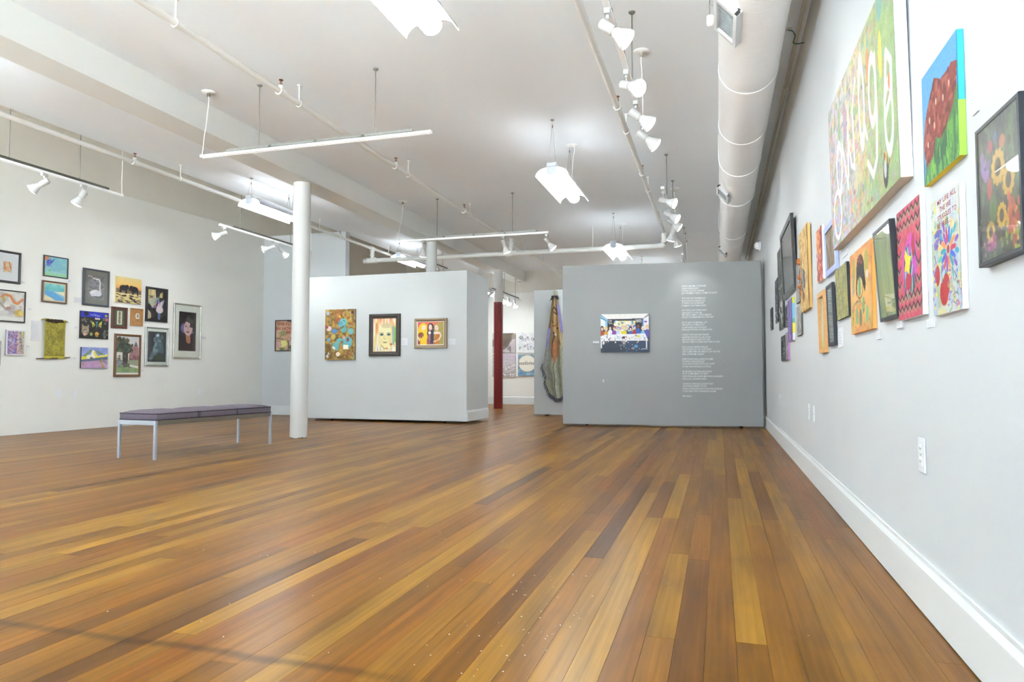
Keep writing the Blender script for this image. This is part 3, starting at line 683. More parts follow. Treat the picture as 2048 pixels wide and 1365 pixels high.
pendant(-1.575, 15.0, 2.72, 1.12, 'added pendant light, unseen behind the grey wall, brightening the far room')  # unseen lamp added for more light in the far room
pendant(-5.81, 2.98, 2.935, 1.12, 'added pendant light left of the picture, out of frame, kept for its light')  # out-of-frame lamp, added for the light it gives

# ================================================================== WALL FRAMES OF REFERENCE
class Plane2:
    def __init__(s, a, b):
        s.a = Vector(a); s.d = (Vector(b) - s.a).normalized(); s.ang = math.atan2(s.d.y, s.d.x); s.look = Vector((-s.d.y, s.d.x))
    def at(s, u, z): p = s.a + s.d * u; return Vector((p.x, p.y, z))
PR = Plane2((XR, 20), (XR, 0)); PL = Plane2(LA, LB); PB = Plane2((-8.07, 10.88), (0, 10.88))
PW = Plane2(WH0, WH1); PG = Plane2(GR0, GR1); PF = Plane2((-8, YB), (0, YB)); PP = Plane2((-6, 12.017), (0, 12.017))

# ---- outlets
def outlet(P, u, z, label, blank=False):
    t = thing('outlet', P.at(u, z), label, 'outlet', 'wall outlets', rz=P.ang)
    M_PL = mat('outlet_plastic', (226, 230, 234), 0.35)
    MB().cham((0, -0.003, 0), (0.070, 0.006, 0.112), 0.002).build('cover_plate', M_PL, t)
    if not blank:
        for s in (-1, 1):
            o = MB().box((0, -0.0065, s * 0.020), (0.030, 0.003, 0.026)).build('receptacle', mat('receptacle_face', (238, 240, 240), 0.35), t)
            MB().box((-0.006, -0.0082, s * 0.020), (0.002, 0.0008, 0.008)).box((0.006, -0.0082, s * 0.020), (0.002, 0.0008, 0.007)).build('slot', M_BLACK, o)
    MB().cyl((0, -0.0058, 0), (0, -0.0072, 0), 0.003, 8).build('screw', M_STEEL, t)
outlet(PR, 17.497, 0.497, 'white wall outlet nearest the camera on the right wall')
outlet(PR, 14.600, 0.483, 'left one of the outlet pair low on the right wall')
outlet(PR, 14.868, 0.483, 'right one of the outlet pair low on the right wall', True)
outlet(PR, 12.080, 0.478, 'farthest outlet on the right wall, near the grey wall')
outlet(PL, 0.653, 0.486, 'left one of the two outlets under the green scroll', True)
outlet(PL, 0.881, 0.480, 'right one of the two outlets under the green scroll')
outlet(PL, 3.062, 0.465, 'outlet on the left wall below the woman portrait')

# ---- label cards
M_CARD = mat('label_card', (212, 214, 219), 0.7)
M_INK = mat('card_print', (186, 188, 194), 0.8)
def card(P, l, r, b, t_, label, lines=3):
    w, h = r - l, t_ - b
    t = thing('label_card', P.at((l + r) / 2, b), label, 'label card', 'gallery label cards', rz=P.ang)
    MB().box((0, -0.002, h / 2), (w, 0.004, h)).build('card', M_CARD, t)
    mb = MB(); rn = random.Random(int(l * 1000))
    for i in range(lines):
        z = h * (0.85 - 0.7 * (i + 0.5) / lines - 0.0); ww = w * rn.uniform(0.45, 0.8)
        mb.box((-w * 0.4 + ww / 2, -0.0043, z), (ww, 0.0004, h * 0.16 / lines))
    mb.build('print', M_INK, t)
card(PR, 15.93, 16.06, 0.895, 0.998, 'tall blank-looking card below the dusty green canvas', 5)
card(PR, 16.87, 16.95, 0.895, 0.928, 'small card below the orange canvas')
card(PR, 17.215, 17.29, 0.918, 0.941, 'small card below the leaning green picture')
card(PR, 17.59, 17.66, 0.897, 0.922, 'small card between the zigzag and the lettered flower canvas')
card(PR, 18.035, 18.075, 1.402, 1.428, 'small card left of the framed sunflowers')
card(PR, 16.11, 16.255, 1.352, 1.380, 'small card just below the corner of the largest canvas')
card(PL, 0.268, 0.377, 1.166, 1.42, 'tall text sheet left of the green scroll', 9)
card(PL, 0.837, 0.935, 1.704, 1.778, 'card left of the swan picture')
card(PL, 3.101, 3.189, 1.315, 1.364, 'card right of the woman portrait')
card(PW, 1.686, 1.797, 1.196, 1.308, 'card between the two framed pictures on the white wall', 4)
card(PW, 2.477, 2.600, 1.198, 1.285, 'card right of the three women picture', 4)
card(PG, 0.440, 0.527, 1.197, 1.226, 'thin card left of the banquet painting')
for u, z, lb in ((0.245, 1.56, 'tiny tag right of the big abstract on the left wall'), (0.235, 1.09, 'tiny tag right of the purple striped canvas'), (0.148, 1.885, 'tiny tag right of the white-matted picture'), (0.87, 1.365, 'tiny tag left of the blue and black collage'), (0.87, 0.955, 'tiny tag left of the yellow and violet landscape'), (1.955, 0.80, 'tiny tag right of the framed house photograph'), (0.765, 1.98, 'tiny tag right of the blue bird picture')):
    card(PL, u - 0.02, u + 0.02, z - 0.012, z + 0.012, lb, 2)
card(PW, 0.93, 0.96, 1.19, 1.21, 'tiny tag right of the gold collage on the white wall', 1)

# ---- lettering helper
def text_mesh(txt, height, shear=0.0, width=None, bold=0.0):
    cu = bpy.data.curves.new('lettering', 'FONT'); cu.body = txt; cu.size = 1.0; cu.shear = shear; cu.offset = bold; cu.resolution_u = 2
    o = bpy.data.objects.new('lettering', cu); COL.objects.link(o)
    dg = bpy.context.evaluated_depsgraph_get(); me = bpy.data.meshes.new_from_object(o.evaluated_get(dg))
    bpy.data.objects.remove(o); bpy.data.curves.remove(cu)
    n = len(me.vertices); a = np.empty(n * 3); me.vertices.foreach_get('co', a); a = a.reshape(-1, 3)
    if n == 0: return me
    x0, x1 = a[:, 0].min(), a[:, 0].max(); k = height / 0.70
    kx = (width / (x1 - x0)) if width else k
    b = np.zeros_like(a); b[:, 0] = (a[:, 0] - x0) * kx; b[:, 2] = a[:, 1] * k
    me.vertices.foreach_set('co', b.ravel()); me.update()
    return me
def poem():
    t = thing('wall_poem', PG.at(1.683, 0.428) - Vector((PG.look.x, PG.look.y, 0)) * 0.0015, 'white handwritten poem lettered in nine stanzas on the grey wall', 'lettering', rz=PG.ang)
    m = mat('white_lettering', (226, 232, 232), 0.6)
    S = [("TODAY I BECAME A STRANGER", 275), ("I DON'T EVEN KNOW", 195), ("IT TOOK A LOT OF COURAGE", 255), ("BUT I PROMISE IT REALLY COMES TO SHOW", 397),
         ("BUT LIVES OR CHARIMANOV", 272), ("WHICH SLOWLY AT MY BEST DAY", 268), ("IT TAKES A LOT OF BRAVERY", 253), ("TO MAKE IT CAN'T MAKE NOISE", 272),
         ("SO I TOOK A BIT OF MY HEART", 282), ("AND GAVE IT TO THE ONE", 228), ("\"MY LIFE'S A MESS, I CAN'T BELIEVE", 333), ("WOULD YOU MAKE ME INTO THE ONE\"", 358),
         ("BUT IF I WAS TO SOME SMALL CITY", 288), ("AND LEFT A LOT MADE NOT", 255), ("ALL MY PAPERS AND THOUGHTS", 275), ("WAS JUST TRYING OF NINE FOUR", 336),
         ("I WON'T STOP AND RECONSIDER", 300), ("WHETHER THE FACT I'LL BE AGAIN", 320), ("BECAUSE SIDE OF LIFE'S JUST LINE", 315), ("AND ALL I NEED TO LEARN IS MY SHAPE TO LEAD", 420),
         ("YOU COULD NEVER EXPLAIN", 288), ("THE NOTHING BUT ALL OVER KNEW", 328), ("AND COME HOME AND MIGHT LOVE YOU THE", 422), ("WILL LISTEN ME AGENT", 245),
         ("EVERYTHING FALLS APART IN CAMP", 345), ("OF WHAT I SHOULD BE LEFT", 250), ("A FULL SIGHT WORLD CAN'T LAST A LIGHT", 362), ("TO GIVE YOUR OWN BACK ON TRACK", 320),
         ("BE TRUE MY ANYTHING BE FOUND", 325), ("IF I'D COMPLIMENT AT BEST", 290), ("THE STRANGER INSIDE ME WHO CHANGED", 450), ("THIS IS ALL WE EVER KNEW", 270),
         ("SO HARD IS CARVE AND COULDN'T WAIT", 342), ("FOR DOING NEEDED TO SAY", 272), ("TO BE A STRANGER AND COULD BE SURPRISED", 442), ("IF YOU FIND THAT STRANGER LOVE ME", 372), ("Mae Gilmore", 102)]
    ys = [75, 101, 126, 152, 207, 235, 260, 287, 337, 365, 388, 413, 470, 495, 523, 548, 602, 630, 655, 680, 735, 760, 785, 812, 865, 890, 915, 945, 998, 1022, 1050, 1078, 1130, 1155, 1183, 1210, 1262]
    k = 1.570 / (1262 - 62)     # metres per unit of the measured column
    kw = 0.574 / 470
    for (s, w), y in zip(S, ys):
        me = text_mesh(s, 0.0235, 0.35, w * kw, 0.006)
        o = link('text_line', me, m, t); o.location = (0.012, 0, (1270 - y) * k - 0.006)
poem()
sc = thing('paint_scuff', PG.at(0.575, 0.655), 'pale scuff on the grey wall under the banquet painting', 'scuff', rz=PG.ang)
MB().add([(0, -0.0006, -0.02), (0.02, -0.0006, -0.022), (0.028, -0.0006, 0.0), (0.012, -0.0006, 0.028), (-0.004, -0.0006, 0.01)], [(0, 1, 2, 3, 4)]).add([(0.06, -0.0006, 0.01), (0.082, -0.0006, 0.012), (0.07, -0.0006, 0.022)], [(0, 1, 2)]).build('chipped_paint', mat('chipped_white', (190, 194, 196), 0.7), sc)
# ================================================================== PAINTER (pigment laid on a fine grid of points)
def vnoise(w, h, sx, sy, seed):
    r = np.random.default_rng(seed); gx, gy = max(2, int(sx) + 2), max(2, int(sy) + 2); g = r.random((gy, gx))
    x = np.linspace(0, gx - 1.001, w); y = np.linspace(0, gy - 1.001, h); xi = x.astype(int); yi = y.astype(int)
    fx = x - xi; fy = y - yi; fx = fx * fx * (3 - 2 * fx); fy = fy * fy * (3 - 2 * fy)
    a = g[np.ix_(yi, xi)]; b = g[np.ix_(yi, xi + 1)]; c = g[np.ix_(yi + 1, xi)]; d = g[np.ix_(yi + 1, xi + 1)]
    return (a * (1 - fx) + b * fx) * (1 - fy)[:, None] + (c * (1 - fx) + d * fx) * fy[:, None]
class Pic:
    """x runs 0..1 to the right, y 0..1 downwards"""
    def __init__(s, w, h, base):
        s.w, s.h = w, h; s.a = np.empty((h, w, 3)); s.a[:] = base
        s.X, s.Y = np.meshgrid(np.linspace(0, 1, w), np.linspace(0, 1, h)); s.asp = w / h; s.seed = 1
    def blend(s, m, c, al=1.0):
        m = np.clip(m, 0, 1)[..., None] * al; s.a = s.a * (1 - m) + np.array(c, float) * m; return s
    def grad(s, stops, horiz=False):
        t = s.X if horiz else s.Y; ps = [p for p, _ in stops]
        for k in range(3): s.a[..., k] = np.interp(t, ps, [c[k] for _, c in stops])
        return s
    def ell(s, cx, cy, rx, ry, c, rot=0, al=1.0, soft=0.12):
        dx, dy = s.X - cx, (s.Y - cy) / s.asp; r = math.radians(rot)
        u = dx * math.cos(r) + dy * math.sin(r); v = -dx * math.sin(r) + dy * math.cos(r)
        d = np.sqrt((u / rx) ** 2 + (v / (ry / s.asp)) ** 2); return s.blend((1 - d) / soft + 0.5, c, al)
    def ring(s, cx, cy, rx, ry, wd, c, rot=0, al=1.0):
        dx, dy = s.X - cx, (s.Y - cy) / s.asp; r = math.radians(rot)
        u = dx * math.cos(r) + dy * math.sin(r); v = -dx * math.sin(r) + dy * math.cos(r)
        d = np.abs(np.sqrt((u / rx) ** 2 + (v / (ry / s.asp)) ** 2) - 1) * min(rx, ry / s.asp); return s.blend((wd - d) / (wd * 0.5) , c, al)
    def poly(s, pts, c, al=1.0):
        m = np.zeros((s.h, s.w), bool); n = len(pts)
        for i in range(n):
            (x0, y0), (x1, y1) = pts[i], pts[(i + 1) % n]
            if y0 == y1: continue
            k = ((s.Y >= min(y0, y1)) & (s.Y < max(y0, y1))) & (s.X < x0 + (s.Y - y0) * (x1 - x0) / (y1 - y0)); m ^= k
        return s.blend(m.astype(float), c, al)
    def rect(s, x0, y0, x1, y1, c, al=1.0): return s.blend(((s.X >= x0) & (s.X <= x1) & (s.Y >= y0) & (s.Y <= y1)).astype(float), c, al)
    def line(s, pts, wd, c, al=1.0):
        d = np.full((s.h, s.w), 9.0); ia = 1 / s.asp
        for (x0, y0), (x1, y1) in zip(pts[:-1], pts[1:]):
            ax, ay, bx, by = x0, y0 * ia, x1, y1 * ia; vx, vy = bx - ax, by - ay; L = vx * vx + vy * vy + 1e-9
            t = np.clip(((s.X - ax) * vx + (s.Y * ia - ay) * vy) / L, 0, 1)
            d = np.minimum(d, np.hypot(s.X - ax - t * vx, s.Y * ia - ay - t * vy))
        return s.blend((wd - d) / (wd * 0.5), c, al)
    def mott(s, amt, sx=12, sy=12):
        s.seed += 1; n = vnoise(s.w, s.h, sx, sy, s.seed) - 0.5; s.a = s.a * (1 + n[..., None] * 2 * amt); return s
    def grain(s, amt):
        s.seed += 1; n = np.random.default_rng(s.seed).normal(0, 1, (s.h, s.w)); s.a = s.a + n[..., None] * amt; return s
    def wash(s, c, sx, sy, lo=0.5, hi=0.7, al=1.0, mask=None):
        s.seed += 1; n = vnoise(s.w, s.h, sx, sy, s.seed); m = np.clip((n - lo) / (hi - lo), 0, 1)
        if mask is not None: m = m * mask
        return s.blend(m, c, al)
    def dabs(s, n, cols, sz, box=(0, 0, 1, 1), asp=1.0, rot=(0, 180), al=0.9):
        s.seed += 1; r = random.Random(s.seed)
        for i in range(n):
            z = r.uniform(*sz); s.ell(r.uniform(box[0], box[2]), r.uniform(box[1], box[3]), z * asp, z * s.asp, r.choice(cols), r.uniform(*rot), al, 0.3)
        return s
    def strokes(s, n, cols, ln, wd, box=(0, 0, 1, 1), ang=(0, 360), al=0.9):
        s.seed += 1; r = random.Random(s.seed)
        for i in range(n):
            x, y = r.uniform(box[0], box[2]), r.uniform(box[1], box[3]); a = math.radians(r.uniform(*ang)); l = r.uniform(*ln)
            s.line([(x, y), (x + l * math.cos(a), y + l * math.sin(a) * s.asp)], wd, r.choice(cols), al)
        return s
    def scribble(s, x, y, w, h, n, c, wd, seed=0):
        r = random.Random(seed); return s.line([(x + w * i / n, y + h * r.uniform(-0.5, 0.5)) for i in range(n + 1)], wd, c)
    def face(s, cx, cy, r, skin, dark, rot=0):
        s.ell(cx, cy, r * 0.72, r * s.asp, skin, rot)
        for k in (-1, 1):
            s.ell(cx + k * r * 0.28, cy - 0.12 * r * s.asp, r * 0.13, r * 0.07 * s.asp, dark); s.line([(cx + k * r * 0.12, cy - 0.28 * r * s.asp), (cx + k * r * 0.42, cy - 0.28 * r * s.asp)], r * 0.04, dark)
        s.line([(cx, cy - 0.1 * r * s.asp), (cx - r * 0.07, cy + 0.2 * r * s.asp), (cx + r * 0.06, cy + 0.22 * r * s.asp)], r * 0.04, tuple(v * 0.7 for v in skin))
        return s.ell(cx, cy + 0.46 * r * s.asp, r * 0.24, r * 0.08 * s.asp, (170, 70, 75))
    def lin(s):
        v = np.clip(s.a / 255, 0, 1); g = v.mean(-1, keepdims=True); v = g + (v - g) * 0.88; v = np.where(v <= 0.04045, v / 12.92, ((v + 0.055) / 1.055) ** 2.4)
        return v

def sheet(name, pic, x0, x1, z0, z1, y, parent, kind='canvas', relief=0.0):
    w, h = pic.w, pic.h
    xs = np.linspace(x0, x1, w); zs = np.linspace(z1, z0, h); XX, ZZ = np.meshgrid(xs, zs)
    YY = np.full_like(XX, y)
    if relief: YY -= relief * pic.relief
    co = np.stack([XX, YY, ZZ], -1).reshape(-1).astype(np.float32)
    idx = np.arange(w * h).reshape(h, w)
    q = np.stack([idx[:-1, :-1], idx[1:, :-1], idx[1:, 1:], idx[:-1, 1:]], -1).reshape(-1).astype(np.int32); nf = (w - 1) * (h - 1)
    me = bpy.data.meshes.new(name); me.vertices.add(w * h); me.vertices.foreach_set('co', co)
    me.loops.add(nf * 4); me.loops.foreach_set('vertex_index', q); me.polygons.add(nf); me.polygons.foreach_set('loop_start', np.arange(0, nf * 4, 4, dtype=np.int32))
    me.update(calc_edges=True)
    at = me.color_attributes.new('pigment', 'FLOAT_COLOR', 'POINT'); c4 = np.ones((w * h, 4), np.float32); c4[:, :3] = pic.lin().reshape(-1, 3); at.data.foreach_set('color', c4.ravel())
    return link(name, me, paint_mat(kind), parent)

def hang(P, l, r, b, t, name, label, cat, tilt=0.0):
    o = thing(name, P.at((l + r) / 2, b) - Vector((P.look.x, P.look.y, 0)) * 0.0012, label, cat, rz=P.ang)
    h = t - b
    if tilt: o.rotation_euler = (math.asin(tilt / h), 0, P.ang)
    return o, r - l, h
def canvas(P, l, r, b, t, dep, pic, label, side=(232, 232, 228), tilt=0, bottom=None, name='painting', kind='canvas', relief=0):
    o, w, h = hang(P, l, r, b, t, name, label, 'painting', tilt)
    M = mat('canvas_side_%d_%d_%d' % side, side, 0.75)
    MB().box((0, -dep / 2 + 0.0005, h / 2), (w, dep - 0.001, h)).build('stretched_canvas', M, o)
    sheet('painted_face', pic, -w / 2, w / 2, 0, h, -dep - 0.0004, o, kind, relief)
    if bottom: MB().box((0, -dep / 2, 0.002), (w + 0.001, dep, 0.0042)).build('bottom_edge', mat('canvas_edge_%d_%d_%d' % bottom, bottom, 0.75), o)
    return o, w, h
def framed(P, l, r, b, t, dep, fw, fcol, pic, label, matw=0.0, mcol=(228, 230, 224), lip=None, glazed=True, tilt=0, name='framed_picture', rough=0.4, metal=0.0, step=True, recess=None, pbox=None):
    o, w, h = hang(P, l, r, b, t, name, label, 'framed picture', tilt)
    M = mat('frame_%d_%d_%d_%d' % (fcol + (int(rough * 10 + metal * 100),)), fcol, rough, metal, noise=(40, 0.06))
    rc = recess if recess is not None else dep * 0.55
    prof = [(0, 0), (0, -dep * 0.8), (fw * 0.12, -dep), (fw * 0.55, -dep), (fw * 0.72, -dep * 0.82), (fw, -dep * 0.74), (fw, -dep + rc)] if step else [(0, 0), (0, -dep + 0.001), (0.001, -dep), (fw - 0.001, -dep), (fw, -dep + 0.001), (fw, -dep + rc)]
    f = MB().frame(w, h, prof).build('frame', M, o); f.location.z = h / 2
    MB().box((0, -0.002, h / 2), (w - fw * 0.6, 0.003, h - fw * 0.6)).build('backing_board', mat('backing_board', (120, 104, 84), 0.9), o)
    yb = -dep + rc - 0.0005
    if lip:
        MB().frame(w - 2 * fw, h - 2 * fw, [(0, 0), (0.0, -0.002), (lip[0], -0.001), (lip[0], 0.002)]).build('frame_lip', mat('lip_%d_%d_%d' % lip[1], lip[1], 0.4), o).location = (0, yb, h / 2)
    iw, ih = w - 2 * fw, h - 2 * fw
    if matw:
        mw = matw if isinstance(matw, tuple) else (matw, matw)
        MB().box((0, yb + 0.001, h / 2), (iw + 0.004, 0.002, ih + 0.004)).build('mount', mat('mount_%d_%d_%d' % mcol, mcol, 0.8), o)
        iw -= 2 * mw[0]; ih -= 2 * mw[1]; yb -= 0.0012
    sheet('picture', pic, -iw / 2, iw / 2, h / 2 - ih / 2, h / 2 + ih / 2, yb - 0.0008, o, 'gloss' if glazed else 'canvas')
    if glazed: MB().box((0, yb - 0.004, h / 2), (w - 2 * fw + 0.002, 0.0015, h - 2 * fw + 0.002)).build('glass_pane', glass_mat(), o)
    return o, w, h

# ================================================================== RIGHT WALL
def p_big():
    p = Pic(240, 128, (170, 178, 150))
    p.grad([(0, (176, 160, 172)), (0.3, (178, 176, 176)), (0.55, (190, 176, 128)), (0.8, (140, 168, 100)), (1, (124, 160, 92))], True)
    low = np.clip((p.Y - 0.55) * 3, 0, 1)
    p.blend(low * np.clip(1.4 - 2.5 * p.X, 0, 1), (140, 156, 196), 0.75); p.blend(low * np.clip(p.X * 2 - 0.7, 0, 1), (124, 160, 92), 0.85)
    for c in ((170, 96, 116), (104, 112, 166), (196, 184, 80), (200, 116, 60), (92, 136, 78), (120, 164, 156), (160, 134, 168)): p.wash(c, 40, 24, 0.64, 0.82, 0.6, np.clip(1.5 - 1.2 * p.X, 0, 1))
    p.dabs(60, [(170, 52, 72), (84, 92, 160), (214, 190, 50), (206, 104, 44), (76, 126, 72), (150, 104, 160)], (0.003, 0.009), (0, 0.15, 0.75, 0.98))
    p.strokes(100, [(84, 92, 136), (166, 72, 80), (104, 104, 96), (84, 130, 78)], (0.02, 0.05), 0.002, (0, 0, 0.85, 0.95), (60, 120), 0.6)
    p.dabs(26, [(206, 100, 54), (104, 134, 72)], (0.004, 0.010), (0.0, 0.8, 0.3, 1.0))
    p.strokes(34, [(96, 130, 70), (150, 184, 122)], (0.03, 0.08), 0.003, (0.68, 0.5, 1, 1), (100, 140), 0.6)
    p.ell(0.70, 0.24, 0.022, 0.10, (206, 110, 50), 0, 0.8); p.ell(0.85, 0.30, 0.02, 0.12, (216, 190, 60), 0, 0.9); p.ell(0.86, 0.06, 0.03, 0.08, (86, 150, 150), 0, 0.8); p.ell(0.33, 0.30, 0.03, 0.14, (150, 110, 150), 0, 0.7); p.ell(0.22, 0.24, 0.025, 0.12, (110, 150, 90), 0, 0.7)
    wv = (226, 224, 226); q = 0.0105
    # looping white handwriting
    p.ring(0.135, 0.80, 0.072, 0.155, q, wv); p.ring(0.20, 0.52, 0.050, 0.165, q, wv); p.line([(0.24, 0.60), (0.27, 0.40), (0.35, 0.72), (0.37, 0.50), (0.40, 0.22)], q, wv)
    p.line([(0.37, 0.40), (0.42, 0.62), (0.47, 0.66), (0.46, 0.30), (0.52, 0.16)], q, wv); p.ring(0.60, 0.36, 0.036, 0.23, q, wv); p.line([(0.63, 0.5), (0.66, 0.60)], q, wv)
    p.ring(0.745, 0.40, 0.042, 0.17, q, wv); p.line([(0.785, 0.25), (0.79, 0.55), (0.77, 0.78), (0.72, 0.84), (0.66, 0.74)], q * 1.3, wv)
    p.ring(0.915, 0.66, 0.040, 0.16, q, wv); p.line([(0.88, 0.64), (0.95, 0.56), (0.955, 0.42), (0.91, 0.34), (0.88, 0.56)], q * 1.3, wv)
    p.ell(0.93, 0.50, 0.010, 0.04, (206, 104, 46))
    # small dark pot near the lower right
    p.ell(0.862, 0.895, 0.026, 0.085, (40, 42, 40)); p.ell(0.858, 0.88, 0.014, 0.05, (170, 176, 180)); p.rect(0.862, 0.80, 0.875, 0.86, (216, 170, 36)); p.rect(0.846, 0.80, 0.86, 0.84, (150, 46, 46)); p.line([(0.885, 0.90), (0.905, 0.86)], 0.005, (40, 42, 40))
    p.a = p.a * 0.9 + 26
    return p.grain(4)
canvas(PR, 16.066, 17.477, 1.404, 2.136, 0.038, p_big(), 'largest canvas on the right wall, pastel scrawl with looping white handwriting', (236, 238, 238), 0.011, (206, 190, 172))
def p_bear():
    p = Pic(100, 104, (64, 140, 206)).grad([(0, (70, 150, 214)), (0.6, (84, 150, 196)), (1, (60, 120, 170))])
    p.poly([(0, 1), (0.1, 0.86), (0.3, 0.74), (0.55, 0.56), (1, 0.42), (1, 1)], (60, 124, 60)).wash((110, 170, 60), 18, 6, 0.55, 0.75, 0.7, (p.Y > 0.6)).wash((34, 84, 60), 20, 5, 0.55, 0.72, 0.8, (p.Y > 0.62))
    p.strokes(60, [(130, 190, 60), (40, 100, 60), (90, 150, 70)], (0.06, 0.2), 0.012, (0.1, 0.72, 1, 1), (80, 100))
    br = (134, 52, 42)
    p.poly([(0.02, 0.62), (0.08, 0.42), (0.24, 0.26), (0.38, 0.14), (0.46, 0.17), (0.56, 0.22), (0.70, 0.22), (0.86, 0.20), (1.0, 0.24), (0.97, 0.42), (0.86, 0.56), (0.66, 0.68), (0.52, 0.72), (0.40, 0.66), (0.30, 0.80), (0.12, 0.86), (0.05, 0.74)], br)
    m = (np.abs(p.a[..., 0] - br[0]) < 2).astype(float)
    p.wash((96, 34, 32), 16, 16, 0.5, 0.7, 0.8, m).wash((170, 84, 66), 20, 18, 0.58, 0.75, 0.8, m)
    for x, y in ((0.22, 0.46), (0.42, 0.36), (0.62, 0.40), (0.36, 0.55), (0.16, 0.66), (0.78, 0.34)): p.ell(x, y, 0.022, 0.03, (206, 160, 140))
    return p.grain(4)
o, w, h = canvas(PR, 17.66, 17.981, 1.321, 1.654, 0.016, p_bear(), 'canvas of a red-brown bear on bright blue with lime edges', (52, 170, 205), 0, (222, 196, 40))
MB().box((w / 2, -0.008, h * 0.22), (0.0012, 0.0165, h * 0.44)).build('lime_edge', mat('lime_paint', (150, 214, 70), 0.6), o)
def p_sun():
    p = Pic(96, 120, (66, 78, 58)); p.mott(0.3, 10, 10).wash((96, 130, 70), 10, 10, 0.5, 0.7, 0.8).wash((40, 44, 48), 12, 12, 0.55, 0.72, 0.8)
    p.strokes(70, [(120, 150, 96), (86, 120, 70)], (0.04, 0.12), 0.01, (0, 0, 1, 0.35), (60, 120), 0.6)
    p.dabs(10, [(160, 120, 190), (120, 90, 160)], (0.03, 0.06), (0.08, 0.2, 0.3, 0.4)); p.ell(0.28, 0.48, 0.06, 0.09, (190, 70, 50)); p.ell(0.32, 0.17, 0.06, 0.05, (186, 60, 60)); p.ell(0.62, 0.2, 0.07, 0.05, (206, 120, 60)); p.ell(0.46, 0.13, 0.03, 0.05, (80, 110, 190))
    def sun(x, y, r, c=(222, 178, 50)):
        for k in range(11): a = k * 2 * math.pi / 11; p.ell(x + r * 0.8 * math.cos(a), y + r * 0.8 * math.sin(a) * p.asp, r * 0.42, r * 0.30 * p.asp, c, math.degrees(a))
        p.ell(x, y, r * 0.55, r * 0.6 * p.asp, (70, 48, 36))
    for x, y, r in ((0.5, 0.36, 0.14), (0.74, 0.5, 0.12), (0.56, 0.72, 0.10), (0.28, 0.8, 0.09), (0.8, 0.78, 0.12)): sun(x, y, r)
    p.dabs(26, [(196, 76, 48), (216, 96, 60), (170, 50, 44)], (0.02, 0.05), (0.72, 0.58, 1, 0.96)); p.dabs(16, [(180, 80, 140), (200, 110, 160)], (0.02, 0.04), (0.1, 0.84, 0.4, 0.96)); p.dabs(12, [(160, 190, 60), (230, 216, 80)], (0.02, 0.04), (0.5, 0.86, 0.95, 1))
    p.ell(0.36, 0.64, 0.10, 0.10, (96, 140, 66), 0, 0.8)
    return p.grain(5)
framed(PR, 18.109, 18.362, 1.008, 1.338, 0.022, 0.010, (34, 38, 46), p_sun(), 'black-framed sunflower picture at the right edge of the photo', step=False, recess=0.004)
def p_zig():
    p = Pic(80, 104, (196, 70, 92)); p.mott(0.1, 20, 20)
    for yb in (0.05, 0.15, 0.26, 0.40, 0.54, 0.68, 0.80, 0.90):
        g = [(x / 12, yb + (0.022 if x % 2 else -0.022) + 0.005 * math.sin(x * 3)) for x in range(13)]
        if yb in (0.26, 0.40, 0.54, 0.68): g1 = [q for q in g if q[0] < 0.22]; g2 = [q for q in g if q[0] > 0.80]; segs = [g1, g2]
        else: segs = [g]
        for s in segs:
            p.line([(x, y + 0.03) for x, y in s], 0.016, (150, 150, 110), 0.8); p.line(s, 0.018, (40, 36, 36))
    p.poly([(0.24, 0.40), (0.38, 0.34), (0.6, 0.26), (0.8, 0.32), (0.86, 0.5), (0.80, 0.66), (0.7, 0.72), (0.3, 0.76), (0.22, 0.6)], (196, 60, 170))
    p.strokes(40, [(40, 96, 86), (90, 200, 200), (30, 70, 66)], (0.08, 0.16), 0.03, (0.32, 0.36, 0.78, 0.7), (60, 120)); p.ell(0.70, 0.38, 0.07, 0.10, (180, 40, 60)); p.ell(0.48, 0.68, 0.13, 0.08, (176, 36, 54)); p.ell(0.76, 0.56, 0.05, 0.08, (200, 60, 180))
    p.poly([(0.38, 0.38), (0.46, 0.45), (0.62, 0.47), (0.54, 0.54), (0.52, 0.62), (0.42, 0.58), (0.30, 0.58), (0.36, 0.50), (0.32, 0.44)], (240, 206, 30))
    return p.grain(5)
canvas(PR, 17.313, 17.602, 0.940, 1.315, 0.016, p_zig(), 'crimson canvas with black zigzag bands and a yellow star flower', (238, 240, 242))
